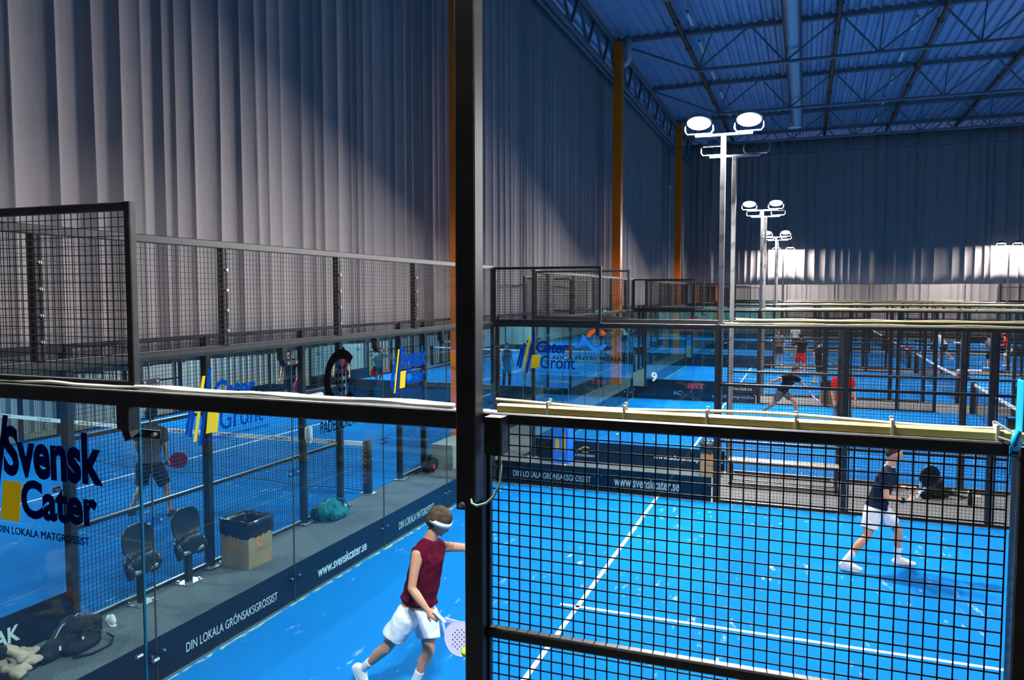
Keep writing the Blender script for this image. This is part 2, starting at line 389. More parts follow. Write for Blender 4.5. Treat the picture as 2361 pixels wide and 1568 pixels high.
# columns
def column(x, y, ztop, label, w_=.34):
    t = thing('steel_column', label, 'column', (x, y, 0), group=None)
    mb = MB(); a = w_/2   # wide-flange column
    mb.bbox(-a, a, -a, -a+.024, 0, ztop, .004); mb.bbox(-a, a, a-.024, a, 0, ztop, .004); mb.box(-.012, .012, -a+.02, a-.02, 0, ztop)
    mb.box(-a, -a+.014, -a+.02, a-.02, 0, ztop); mb.box(a-.014, a, -a+.02, a-.02, 0, ztop)
    mb.build('shaft', M['orange'], t)
    MB().box(-a-.06, a+.06, -a-.06, a+.06, 0, .03).build('base_plate', M['orange'], t)
    MB().box(-a-.03, a+.03, -a-.03, a+.03, ztop, ztop+.03).build('cap_plate', M['truss'], t)
    return t
column(-1.50, 11.85, 13.05, 'nearest orange steel column, standing on the concrete plinth beside the corridor')
column(-1.50, 26.4, 13.05, 'second orange steel column, rising behind the second stepped mesh frame')
column(-1.50, 41.6, 13.05, 'third orange steel column, beside the pale downpipe in the curtain corner')
column(-1.55, 50.5, 13.05, 'short lit orange column seen under the hem of the far curtain', .3)
column(-1.55, 63.5, 13.05, 'farthest tiny orange column seen left of the second light pole', .3)
tag(MB().bbox(-1.62, -1.12, 10.6, 13.0, 0, .5, .02).build('concrete_plinth', M['concrete']), 'low grey concrete plinth under the nearest orange column', 'plinth')
mb = MB(); mb.smooth = True
mb.tube([(-1.98, 41.4, .0), (-1.98, 41.4, 12.6)], .075, 12)
for z in (3.5, 6.5, 9.5): mb.tube([(-1.98, 41.4, z), (-1.98, 41.4, z+.18)], .095, 12)
tag(mb.build('downpipe', M['whitepipe']), 'pale vertical downpipe beside the third orange column', 'pipe')
mb = MB(); mb.smooth = True
mb.tube([(-1.12, 26.4, 13.2), (-1.12, 26.4, 12.6), (-1.12, 26.4, 12.45), (-1.16, 26.4, 12.33), (-1.32, 26.4, 12.25)], .13, 14)
tag(mb.build('pipe_elbow', M['whitepipe']), 'short curved pipe elbow beside the head of the second column', 'pipe')

# cross trusses
def truss(y, label, x0=-1.7, x1=23.5):
    t = thing('roof_truss', label, 'truss', (0, y, 0), group='cross trusses')
    mb = MB()
    for s in (-.055, .055): mb.bbox(x0, x1, s-.035, s+.035, 13.24, 13.38, .01)
    mb.box(x0, x1, -.09, .09, 13.38, 13.40)
    for i in range(int((x1-x0)/.38)): mb.box(x0+.38*i+.05, x0+.38*i+.14, -.07, .07, 13.40, 13.45)
    mb.build('top_chord', M['truss'], t)
    mb = MB()
    for s in (-.05, .05): mb.bbox(1.35, x1, s-.03, s+.03, 11.86, 11.96, .01)
    mb.build('bottom_chord', M['truss'], t)
    nb = [1.4+3.1*k for k in range(8)]; nt_ = [1.4+3.1*k-1.2 for k in range(1, 8)]
    def dg(p, q, wd): MB().bar(p, q, wd, wd).build('diagonal', M['truss'], t)
    dg((-1.6, 0, 13.2), (1.4, 0, 11.92), .07)
    for k, b in enumerate(nb):
        if b > x1: break
        dg((b, 0, 11.92), (b+.5 if k == 0 else b+.12, 0, 13.25), .05)
        if b+1.9 < x1: dg((b, 0, 11.92), (b+1.75, 0, 13.25), .06)
        if b+3.1 < x1: dg((b+1.95, 0, 13.25), (b+3.1, 0, 11.92), .06)
    return t
for y, l in ((19.5, 'cross roof truss nearest the camera, at the top edge of the picture'), (27.0, 'cross roof truss resting on the second orange column'),
             (34.5, 'cross roof truss midway between the second and third columns'), (42.0, 'cross roof truss above the nearest lit lamps, by the third column'),
             (47.0, 'farthest cross roof truss, just before the far curtain')):
    truss(y, l)
def long_truss():
    t = thing('roof_truss', 'long roof truss running down the left side over the orange columns', 'truss', (-1.75, 0, 0))
    for z, n in ((13.1, 'top_chord'), (11.85, 'bottom_chord')):
        mb = MB(); 
        for s in (-.11, .11): mb.bbox(s-.05, s+.05, 2, 47.8, z-.08, z+.08, .01)
        mb.build(n, M['truss'], t)
    k = 0; y = 12.3
    while y < 47:
        MB().bar((0, y, 11.9), (0, y+.95, 13.05), .09, .09).build('diagonal', M['truss'], t)
        MB().bar((0, y+1.15, 13.05), (0, y+2.1, 11.9), .09, .09).build('diagonal', M['truss'], t)
        y += 2.1
    return t
long_truss()
# spiral duct, pipes, tubes
mb = MB(); mb.smooth = True; pts = []; rr = []
y = 15
while y < 40.6:
    for a, b in ((0, .285), (.10, .285), (.11, .30), (.13, .30), (.14, .285)): pts.append((4.75, y+a, 12.62)); rr.append(b)
    y += .15
mb.tube(pts, rr, 16); dct = thing('air_duct', 'ribbed round spiral air duct running along under the roof', 'duct')
mb.build('duct_pipe', M['duct'], dct)
mb = MB(); mb.smooth = True; mb.lathe([(.02,0),(.30,0),(.36,.03),(.30,.06),(.02,.06)], 20, (4.66, 41.0, 12.3)); mb.build('round_vent', M['white'], dct)
for i, x in enumerate((.9, 6.25, 9.6, 13.2, 17.0)):
    mb = MB(); mb.smooth = True; mb.tube([(x, 14, 13.1), (x, 47.6, 13.1)], .085, 8)
    for yy in range(16, 47, 3): mb.tube([(x, yy, 13.1), (x, yy+.12, 13.1)], .12, 8)
    tag(mb.build('sprinkler_pipe', M['pipe']), ['dark brown pipe nearest the left side, running lengthwise under the roof', 'dark brown roof pipe just right of the spiral duct',
        'dark brown roof pipe, second to the right of the spiral duct', 'dark brown roof pipe near the right edge of the roof view', 'dark brown roof pipe farthest to the right, behind the others'][i], 'pipe')
def tube_light(x, y, lab):
    t = thing('tube_light', lab, 'light', (x, y, 12.95), group='fluorescent tube lights')
    MB().bbox(-.05, .05, -.62, .62, .03, .09, .01).build('housing', M['truss'], t)
    mb = MB(); mb.smooth = True; mb.tube([(0, -.6, 0), (0, -.3, 0), (0, .3, 0), (0, .6, 0)], .062, 10); mb.build('diffuser', M['white'], t)
    for s in (-.5, .5): MB().bar((0, s, .09), (0, s, .60), .012, .012).build('hanger', M['truss'], t)
    return t
ordn = ['nearest', 'second', 'third', 'fourth', 'fifth', 'sixth', 'seventh']
for j, x in enumerate((1.45, 8.75)):
    for i, y in enumerate((24.4, 27.6, 31.6, 35.2, 39.2, 43.5)):
        tube_light(x, y, '%s unlit white tube light in the %s row under the roof' % (ordn[i], ('left', 'right')[j]))

# ---------------------------------------------------------------- courts
NAMES_A = ['near court', 'second court', 'third court', 'fourth court', 'fifth court']
YA = [0, 12.4, 24.8, 37.2, 49.6]
def turf(name, x0, x1, y0, y1, along, label):
    t = MB().box(x0, x1, y0, y1, 0.0005, .012).build('court_turf', M['turf']); tag(t, label, kind='structure')
    def ln(a, b, c, d): MB().box(a, b, c, d, .0119, .0145).build('white_line', M['whiteline'], t)
    if along == 'X':
        rn = random.Random(int(y0)+5)
        for (ax_, c0, L_) in (('y', x0+.02, 10), ('x', y1-.02, 8)):
            k = 0; vs = []; n = int(L_*12)
            for i in range(n+1):
                p_ = i*L_/n; w_ = .018 + .030*rn.random()**2
                q_ = (c0+w_) if ax_ == 'y' else (c0-w_)
                vs += [(c0, y0+p_, .0128), (q_, y0+p_, .0128)] if ax_ == 'y' else [(x0+p_, c0, .0128), (x0+p_, q_, .0128)]
            mb = MB(); mb.add(vs, [(2*i, 2*i+1, 2*i+3, 2*i+2) for i in range(n)]); mb.build('sand_edge', M['sand'], t)
        ym = (y0+y1)/2
        for xs, e in ((x0+3.05, 1), (x1-3.05, -1)):
            ln(xs-.025, xs+.025, y0, y1)
        ln(x0+2.85, x1-2.85, ym-.025, ym+.025)
    else:
        xm = (x0+x1)/2
        for ys in (y0+3.05, y1-3.05): ln(x0, x1, ys-.025, ys+.025)
        ln(xm-.025, xm+.025, y0+2.85, y1-2.85)
    return t
for n, y in zip(NAMES_A, YA): turf('t', 0, 20, y, y+10, 'X', 'blue turf of the '+n)
YBc = [-1.42, 21.0, 43.5]
for n, y in zip(('left court', 'second left court', 'third left court'), YBc): turf('t', -11.8, -1.8, y, y+20, 'Y', 'blue turf of the '+n)

GT = .012
def clamp(mb, s, z, m, w_=.17, h_=.075, plate='dark'):
    mb.cur = 0; mb.box(s-w_/2, s+w_/2, -m*.020, -m*.012, z-h_/2, z+h_/2)
    mb.cur = 1
    for q in (-w_/2+.03, w_/2-.03): mb.bar((s+q, -m*.026, z), (s+q, m*.012, z), .024, .024, 8)
    mb.cur = 0
def adboard(t, s0, s1, m, texts, read=-1, base=M['board'], h=.42):
    """printed board standing just outside the glass; read=-1: read from inside the court"""
    tt = m*.035; b = MB().box(s0, s1, min(tt, tt+m*.012), max(tt, tt+m*.012), .012, h).build('advert_board', base, t)
    for (txt, a, c, z0, z1, bold, mm) in texts:
        mb = MB(); text_into(mb, txt, a, c, z0, z1, tt - m*.003, 1 if m > 0 else -1, bold)
        mb.build('lettering', M[mm], b)
    return b
def post(t, s, z1, m, wd=.08, dp=.10, name='post', z0=0):
    p = MB().bbox(s-wd/2, s+wd/2, min(m*.005, m*(.005+dp)), max(m*.005, m*(.005+dp)), z0, z1, .006).build(name, M['black'], t)
    if z0 == 0:
        mb = MB(); mb.box(s-.13, s+.13, -.02 + min(0, m*.16), .02 + max(0, m*.16), 0.001, .016)
        mb.cur = 1
        for a in (-.1, .1):
            mb.bar((s+a, m*.13, .016), (s+a, m*.13, .045), .03, .03, 6)
        mb.build('foot_plate', [M['black'], M['zinc']], p)
    return p
def panel(t, s0, s1, z0, z1, m, fr=.045, cell=.05, d=.0038):
    """framed welded-wire panel"""
    mb = MB(); y0, y1 = min(m*.01, m*.055), max(m*.01, m*.055)
    for a, b, c, e in ((s0, s0+fr, z0, z1), (s1-fr, s1, z0, z1), (s0+fr, s1-fr, z0, z0+fr), (s0+fr, s1-fr, z1-fr, z1)): mb.bbox(a, b, y0, y1, c, e, .005)
    o = mb.build('mesh_frame', M['black'], t)
    wm = link('wire_mesh', wire_mesh(s1-s0-fr*1.2, z1-z0-fr*1.2, cell, d), o); wm.location = (s0+fr*.6, m*.012, z0+fr*.6)
    return o

def side_glass(label, loc, rz, m, texts=(), detail=1, board=True):
    """first four metres from a corner: two glass panes, stepped mesh above the first"""
    t = thing('glass_side_wall', label, 'glass wall', (*loc, 0), rz)
    for s0, s1 in ((.012, 1.992), (2.004, 3.955)):
        MB().box(s0, s1, -GT/2, GT/2, .014, 2.955).build('glass_pane', M['glass'], t)
    y0, y1 = sorted((m*.008, m*.088))
    MB().bbox(-.03, 4.04, y0, y1, 2.915, 3.0, .006).build('top_rail', M['black'], t)
    panel(t, .0, 2.03, 3.0, 4.0, m)
    post(t, -.03, 4.0, m, .07, .08, 'corner_post'); post(t, 4.02, 3.0, m, .085)
    mb = MB(); mb.bbox(1.93, 2.015, y0, y1, 2.79, 2.92); mb.bar((1.975, (y0+y1)/2, 2.80), (2.0, (y0+y1)/2, 2.735), .06, .05)
    mb.build('bracket', M['black'], t)
    mb = MB(); clamp(mb, 2.045, 2.755, m, .17, .045); mb.build('clamp', [M['black'], M['zinc']], t)
    for z in (1.5, .30):
        mb = MB(); clamp(mb, 2.0, z, m, .18, .085); mb.build('clamp', [M['clampglass'], M['zinc']], t)
    for z in (2.55, 1.5, .3):
        for s in (.06, 3.93):
            mb = MB(); clamp(mb, s, z, m, .09, .05); mb.build('clamp', [M['black'], M['zinc']], t)
    MB().box(1.993, 2.003, -GT/2-.001, GT/2+.001, .014, 2.915).build('pane_edge', M['edge'], t)
    if board: adboard(t, .02, 3.95, m, texts)
    return t
def side_mesh(label, loc, rz, m, trunk=False, posts=(6, 8, 9), cell=.05, d=.0040, from4=True):
    t = thing('mesh_fence', label, 'fence', (*loc, 0), rz)
    y0, y1 = sorted((m*.008, m*.088)); last = posts[-1]
    ext = last+.04 if last < 7 else 10.0
    MB().bbox(4.06, ext, y0, y1, 2.95, 3.0, .006).build('top_rail', M['black'], t)
    for z in (1.03, 1.98, .012):
        a, b = sorted((m*.012, m*.06)); MB().bbox(4.06, last+.03, a, b, z, z+.045, .006).build('cross_rail', M['black'], t)
    p0 = 4.0
    for p in posts: post(t, p, 2.99, m)
    for a, b in zip((4.0,)+tuple(posts), posts):
        o = MB().bbox(a+.05, a+.075, *sorted((m*.008, m*.045)), .05, 2.92, .005).build('mesh_edge', M['black'], t)
        wm = link('wire_mesh', wire_mesh(b-a-.10, 2.90, cell, d), t); wm.location = (a+.05, m*.004, .045)
    if trunk:
        yy = m*.048
        near = last < 7; last = last if near else 10.0; hh, ww = (.034, .026) if near else (.024, .02)
        tr = MB().bbox(4.12, last-.02, yy-ww, yy+ww, 3.001, 3.001+hh, .006).build('cable_trunking', M['trunk'], t)
        mb = MB(); mb.smooth = True; s = 4.1; pts = []
        while s < last: pts.append((s, yy - m*.018, 3.009 + hh + .008*sin(s*5.1))); s += .12
        mb.tube(pts, .007, 6); mb.build('cable', M['cable'], t)
        s = 4.35; k = 0
        while s < last and near:
            mb = MB(); mb.box(s-.004, s+.004, yy-.029, yy+.029, 3.0, 3.056); mb.box(s-.006, s+.006, yy-m*.018-.006, yy-m*.018+.006, 3.053, 3.064)
            mb.build('cable_tie', M['cable'], t); s += .33
    return t
def end_wall(label, loc, rz, m, texts=(), board=True, posts=(1, 3, 5, 7, 9)):
    t = thing('glass_end_wall', label, 'glass wall', (*loc, 0), rz)
    for k in range(5):
        MB().box(.012+2*k, 1.99+2*k, -GT/2, GT/2, .014, 2.955).build('glass_pane', M['glass'], t)
    y0, y1 = sorted((m*.008, m*.088))
    MB().bbox(-.02, 10.02, y0, y1, 2.915, 3.0, .006).build('top_rail', M['black'], t)
    MB().bbox(-.02, 10.02, y0, y1, 3.96, 4.03, .006).build('upper_rail', M['black'], t)
    q = [0.02]+list(posts)+[9.98]
    for a, b in zip(q[:-1], q[1:]):
        wm = link('wire_mesh', wire_mesh(b-a, .95), t); wm.location = (a, m*.004, 3.01)
    for p in posts:
        mb = MB(); mb.bbox(p-.035, p+.035, y0, y1, 3.0, 3.97, .005); mb.cur = 1
        for z in (3.15, 3.35, 3.55, 3.75): mb.bar((p, -m*.012, z), (p, m*.012, z), .028, .028, 6)
        mb.build('mesh_post', [M['black'], M['zinc']], t)
    for k in range(1, 5):
        s = 2*k; mb = MB(); mb.bbox(s-.14, s-.05, y0, y1, 2.78, 2.92, .005); mb.bar((s-.09, (y0+y1)/2, 2.79), (s-.06, (y0+y1)/2, 2.73), .07, .05)
        mb.build('bracket', M['black'], t)
        mb = MB(); clamp(mb, s, 2.745, m, .20, .05); mb.build('clamp', [M['black'], M['zinc']], t)
        for z in (1.5, .30):
            mb = MB(); clamp(mb, s, z, m, .20, .085); mb.build('clamp', [M['clampglass'], M['zinc']], t)
    for k in range(1, 5): MB().box(2*k-.007, 2*k+.001, -GT/2-.001, GT/2+.001, .014, 2.915).build('joint_seal', M['seal'], t)
    if board: adboard(t, .03, 9.97, m, texts)
    return t

def svensk(parent, o, t_, kind='svensk', tagline='DIN LOKALA MATGROSSIST', colm='blue'):
    """striped grocer logo in metres: four slanted bars, a block, two words and a tag line; o shifts it along the wall"""
    def pl(pts, m, name='logo_bar'):
        mb = MB(); mb.poly([(o+a_, b_) for a_, b_ in pts], t_, t_+.0015); mb.build(name, M[m], parent)
    for i, (x0, z0, x1, z1) in enumerate(((.46, 2.20, .54, 2.53), (.505, 2.17, .60, 2.62), (.565, 2.12, .70, 2.73), (.63, 2.07, .785, 2.80))):
        pl([(x0, z0), (x0+.04, z0), (x1+.04, z1), (x1, z1)], 'yellow' if i == 2 else colm)
    pl([(.73, 2.17), (.885, 2.17), (.92, 2.41), (.765, 2.41)], 'yellow', 'logo_block')
    def tx(s_, a_, b_, c_, d_, bold, sh):
        mb = MB(); text_into(mb, s_, o+a_, o+b_, c_, d_, t_+.001, 1, bold, sh); mb.build('lettering', M[colm], parent)
    if kind == 'svensk': tx('Svensk', .775, 1.56, 2.44, 2.74, .036, .0); tx('Cater', .91, 1.51, 2.20, 2.43, .036, .0)
    else: tx('Cater', .84, 1.46, 2.45, 2.67, .035, .25); tx('Grönt', .92, 1.57, 2.17, 2.40, .005, .05)
    tx(tagline, .70, 1.44 if kind == 'svensk' else 1.68, 2.09, 2.135, 0, 0)
def arc(cx, cz, r0, r1, a0, a1, n=22):
    A = [R_(a0+(a1-a0)*i/n) for i in range(n+1)]
    return [(cx+r1*cos(a), cz+r1*sin(a)) for a in A] + [(cx+r0*cos(a), cz+r0*sin(a)) for a in reversed(A)]
def acl(parent, s0, s1, z0, z1, t_, flip, word=True, c1='skyblue', c2='orangev'):
    W = s1-s0; H = z1-z0; fx = (lambda x: s0+x*W) if flip > 0 else (lambda x: s1-x*W); e = .0015*(1 if flip > 0 else -1)
    def pl(pts, m):
        mb = MB(); mb.poly([(fx(a), z0+b*H) for a, b in pts], t_, t_+e); mb.build('logo_shape', M[m], parent)
    # A peak flowing into the lower bowl of the C
    pl([(.0, .28), (.10, .28), (.26, .70), (.42, .42), (.54, .30), (.66, .26), (.78, .30), (.87, .36), (.99, .36), (.92, .25), (.80, .16), (.64, .13), (.50, .18), (.38, .30), (.34, .36), (.20, .36), (.24, .46), (.30, .46), (.26, .55), (.22, .46), (.115, .28), (.16, .28), (.0, .28)][:15] + [(.50, .18), (.36, .32), (.265, .50), (.155, .24), (.0, .22)], c1)
    pl(arc(.68, .56, .20, .33, 28, 170, 14), c2)
    if word:
        mb = MB(); A, B = sorted((fx(-.72), fx(1.6))); text_into(mb, 'ADCA ENTREPRENAD', A, B, z0-.19*H, z0-.05*H, t_+e, flip); mb.build('lettering', M['blackv'] if c1 == 'skyblue' else M['letter'], parent)

# near court
end = end_wall('glass end wall of the near court, with wire mesh above and three company stickers', (0, 0), pi/2, 1,
    texts=(('DIN LOKALA GRÖNSAKSGROSSIST', 2.38, 3.73, .13, .24, 0, 'letter'), ('www.svenskcater.se', 4.49, 5.59, .11, .24, .02, 'letter'), ('DIN LOKALA MATGROSSIST', 6.47, 7.58, .12, .23, 0, 'letter')))
NA = NAMES_A
svensk(end, 1.93, -.008, 'gront', 'DIN LOKALA GRÖNSAKSGROSSIST')
svensk(end, 5.72, -.008, 'svensk')
mb = MB(); cx, cz = 4.98, 2.465
mb.poly(arc(cx, cz, .245, .365, 42, 318, 40), -.008, -.0095)
mb.build('round_letter', M['blackv'], end)
for i in range(4):
    for j in range(4):
        if (i in (0, 3)) and (j in (0, 3)): continue
        mb = MB(); mb.poly([(cx-.105+.085*i + .024*cos(a*pi/6), cz-.135+.09*j + .028*sin(a*pi/6)) for a in range(12)], -.008, -.0095); mb.build('round_dot', M['blackv'], end)
mb = MB(); text_into(mb, 'PADEL CREW', 4.53, 5.34, 1.84, 1.99, -.008, 1); mb.build('lettering', M['blackv'], end)

gl = side_glass('near glass side wall in the left foreground, carrying a huge blue and yellow sticker', (0, 0), 0, -1)
svensk(gl, .17, -.010, 'svensk', 'DIN LOKALA MATGROSSIST', 'navyv')
nf = side_mesh('near mesh fence panel in the right foreground, with yellowed cable trunking along its rail', (0, 0), 0, -1, True, (6.10,), .05, .0050)
# white cables clipped along the glass wall rail
mb = MB(); mb.smooth = True
for o_, ph in ((-.030, 0), (-.052, 1.4)):
    mb.tube([(s*.1, o_+.006*sin(s*.6+ph), 3.013+.008*max(0, sin(s*.9+ph))) for s in range(-6, 40)], .010, 8)
tag(mb.build('power_cables', M['cable']), 'pair of cream cables tied along the top rail of the near glass wall', 'cable')
mb = MB()
cbs = mb
fg = side_glass('far glass side wall of the near court, carrying the vegetable grocer sticker', (0, 10), 0, 1,
    texts=(('DIN LOKALA GRÖNSAKSGROSSIST', .38, 1.86, .15, .28, 0, 'letter'), ('www.svenskcater.se', 2.28, 3.42, .13, .31, .02, 'letter')))
svensk(fg, 0, -.012, 'gront', 'DIN LOKALA GRÖNSAKSGROSSIST')
side_mesh('far mesh fence of the near court, behind the player in the navy polo', (0, 10), 0, 1, True)

def mkcourt(k):
    y = YA[k]; n = NA[k]; far = k >= 3
    if k > 0:
        tx = {1: (('ADCA ENTREPRENAD', .78, 1.32, .10, .15, 0, 'letter'), ('www.adcaentreprenad.se', 2.55, 3.92, .14, .27, .02, 'letter')),
              2: (('BST', 1.5, 2.1, .12, .32, .03, 'redv'), ('www.bst.se', 2.9, 3.7, .14, .26, 0, 'letter'))}.get(k, ())
        a = side_glass('near glass side wall of the %s' % n, (0, y), 0, -1, ())
        # board faces the corridor and the near court
        for (txt, p, q, z0, z1, b, mm) in tx:
            mb = MB(); text_into(mb, txt, p, q, z0, z1, -.050, 1, b); mb.build('lettering', M[mm], a)
        if k == 1:
            acl(a, .92, 1.22, .16, .34, -.050, 1, False, 'goldl', 'goldl')
            acl(a, .87, 1.57, 2.24, 2.86, -.012, 1)
            mb = MB(); text_into(mb, '9', 2.48, 2.60, 1.74, 1.93, -.012, 1, .03); mb.build('lettering', M['letter'], a)
            a['label'] = 'near glass side wall of the second court, with the light blue and orange letter logo'
        if k == 2:
            mb = MB(); text_into(mb, 'BST', 1.0, 2.2, 2.2, 2.62, -.012, 1, .05); mb.build('lettering', M['redv'], a)
            a['label'] = 'near glass side wall of the third court, with big red letters'
        side_mesh('near mesh fence of the %s' % n, (0, y), 0, -1, True)
        t2 = {1: (('AC', 1.35, 1.62, .18, .32, .01, 'letter'), ('www.adcaentreprenad.se', 2.6, 3.9, .12, .26, .02, 'letter'))}.get(k, ())
        side_glass('far glass side wall of the %s' % n, (0, y+10), 0, 1, t2)
        side_mesh('far mesh fence of the %s' % n, (0, y+10), 0, 1, True)
    if k >= 1: end_wall('glass end wall of the %s, with wire mesh above' % n, (0, y), pi/2, 1)
    if k >= 1:
        side_mesh('right part of the far mesh fence of the %s' % n, (20, y+10), pi, -1, True)
    if k >= 2: side_mesh('right part of the near mesh fence of the %s' % n, (20, y), pi, 1, True)
    if k >= 3:
        side_glass('right glass corner on the far side of the %s' % n, (20, y+10), pi, -1)
        side_glass('right glass corner on the near side of the %s' % n, (20, y), pi, 1)
for k in range(5): mkcourt(k)
# left row of courts, turned a quarter
LN = ('left court', 'second left court')
for k, n in enumerate(LN):
    y = YBc[k]
    a = side_glass('first glass part of the corridor wall of the %s' % n, (-1.8, y), pi/2, -1)
    side_mesh('first corridor mesh fence of the %s, up to its net' % n, (-1.8, y), pi/2, -1)
    side_mesh('second corridor mesh fence of the %s, beyond its net' % n, (-1.8, y+20), -pi/2, 1)
    side_glass('last glass part of the corridor wall of the %s' % n, (-1.8, y+20), -pi/2, 1)
    side_mesh('first outer mesh fence of the %s, by the pale hall wall' % n, (-11.8, y), pi/2, 1)
    side_mesh('second outer mesh fence of the %s, by the pale hall wall' % n, (-11.8, y+20), -pi/2, -1)
    side_glass('last outer glass part of the %s, by the pale hall wall' % n, (-11.8, y+20), -pi/2, -1)
    if k: side_glass('first outer glass part of the %s, by the pale hall wall' % n, (-11.8, y), pi/2, 1)
    end_wall('far glass end wall of the %s' % n, (-11.8, y+20), 0, 1)
    if k: end_wall('near glass end wall of the %s' % n, (-11.8, y), 0, -1)
    if k == 0:
        mb = MB(); text_into(mb, 'PEAK', 3.0, 3.43, .14, .30, -.050, 1, .03); mb.build('lettering', M['letter'], a)

# nets
def court_net(label, loc, rz):
    t = thing('court_net', label, 'net', (*loc, 0), rz)
    L = 10.0
    def top(s): return .88 + .04*abs(2*s/L-1)**1.5
    mb = MB(); c = .09; n = int(L/c); d = .0045
    for i in range(n+1):
        s = L*i/n; z = top(s); b = .05 + .03*sin(s*3.1)*sin(s*1.3); mb.box(s-d/2, s+d/2, -d/2, d/2, b, z)
    for j in range(1, 18):
        v = j/18; pts = [(L*i/24, .0045 + .01*sin(i+j), .05+.03*sin(L*i/24*3.1)*sin(L*i/24*1.3)*(1-v) + (top(L*i/24)-.05)*v) for i in range(25)]
        for a, b in zip(pts[:-1], pts[1:]): mb.bar(a, b, d, d)
    mb.build('net_cord', M['net'], t)
    mb = MB(); mb.smooth = True; mb.tube([(L*i/24, 0, .05+.03*sin(L*i/24*3.1)*sin(L*i/24*1.3)) for i in range(25)], .008, 6); mb.build('bottom_cord', M['net'], t)
    mb = MB()
    for i in range(20):
        s0, s1 = L*i/20, L*(i+1)/20; a, b = top(s0), top(s1)
        mb.add([(s0,-.012,a-.075),(s1,-.012,b-.075),(s1,-.012,b),(s0,-.012,a),(s0,.012,a-.075),(s1,.012,b-.075),(s1,.012,b),(s0,.012,a)],
               [(0,1,2,3),(7,6,5,4),(3,2,6,7),(1,0,4,5)])
    tp = mb.build('white_tape', M['white'], t)
    for k in range(8):
        s = .8+1.2*k; z = top(s); mb = MB(); text_into(mb, 'CELSIUS', s, s+.38, z-.058, z-.018, -.0125, 1, .01); mb.build('lettering', M['blackv'], tp)
    for s in (-.04, 10.04):
        p = MB(); p.smooth = True; p.tube([(s, 0, .02), (s, 0, .3), (s, 0, .6), (s, 0, .93), (s, 0, .95)], [.085, .085, .082, .078, .05], 14)
        pp = p.build('padded_post', M['pad'], t)
        MB().box(s-.13, s+.13, -.1, .1, .001, .02).build('foot_plate', M['galv'], pp)
        mb = MB(); mb.box(s-.004, s+.085, -.02, .02, .15, .9); 
        for z in (.2, .36, .52, .68): mb2 = MB(); 
        for z in (.22, .38, .54, .70): 
            q = MB(); text_into(q, 'C', s-.03, s+.03, z, z+.09, -.087, 1, .02); q.build('lettering', M['orangev'], pp)
    return t
court_net('net of the left court with a white tape, its padded post near the teal bag', (-11.8, 8.45), 0)
court_net('net of the second left court, seen through the blue logo glass', (-11.8, 31.0), 0)
for k in (1, 2, 3, 4): court_net('net of the %s, running away beyond the navy polo player' % NA[k] if k == 1 else 'net of the %s behind the mesh fences' % NA[k], (10, YA[k]), pi/2)

# ---------------------------------------------------------------- light poles
def light_pole(label, x, y, s, lit=True, jb=False, z0=0, aim=22, h=6.17, on=(1, 1), boost=1., spread=0):
    """s=+1: lamps throw towards +y"""
    t = thing('light_pole', label, 'floodlight', (x, y, 0), group='floodlight poles between the courts')
    e = .040 if not jb else .046; MB().bbox(-e, e, -e, e, z0, h-.06, .006).build('pole', M['polegrey'] if not jb else M['black'], t)
    MB().bbox(-.46, .46, -.035, .035, h-.06, h-.015, .006).build('crossbar', M['galv'], t)
    for i, xx in enumerate((-.40, .40)):
        mb = MB(); mb.smooth = True; r = .23
        mb.tube([(xx-r, 0, h+.20), (xx-r, 0, h+.05), (xx-r+.04, 0, h), (xx+r-.04, 0, h), (xx+r, 0, h+.05), (xx+r, 0, h+.20)], .014, 6)
        mb.build('yoke', M['galv'], t)
        if not on[i]: continue
        l = bpy.data.objects.new('lamp_head', None)
        mb = MB(); mb.smooth = True
        mb.lathe([(.02, .10), (.09, .10), (.11, .03), (.20, .02), (.21, -.01), (.20, -.03)], 24)
        me = mb.mesh('lamp_head'); me.materials.append(M['galv']); l = link('lamp_head', me, t)
        l.location = (xx, s*.02, h+.20); l.rotation_euler = (s*R_(aim if s < 0 else aim-12), 0, 0)
        mb = MB(); mb.smooth = False; mb.lathe([(.001, -.032), (.19, -.032), (.192, -.030), (.001, -.030)], 24)
        me = mb.mesh('lens'); me.materials.append(M['lens']); q = link('lens', me, l)
        la = bpy.data.lights.new('flood', 'AREA'); la.shape = 'DISK'; la.size = .36; la.energy = LAMP_W*(1 if s < 0 else .6)*boost; la.spread = R_(spread or (172 if s < 0 else 155)); la.color = (1, .975, .945)
        lo = bpy.data.objects.new('flood', la); COL.objects.link(lo); lo.parent = l; lo.location = (0, 0, -.045)
    if jb:
        mb = MB(); mb.bbox(.075, .155, -.02, .07, 2.83, 2.99, .006); mb.build('junction_box', M['black'], t)
        mb = MB(); mb.smooth = True
        mb.tube([(.135, .0, 2.85), (.150, -.01, 2.78), (.148, -.02, 2.71), (.125, -.035, 2.655), (.095, -.045, 2.625), (.055, -.052, 2.612), (.03, -.05, 2.62), (.02, -.03, 2.66)], .006, 8)
        mb.build('cable_loop', M['greencable'], t)
    return t
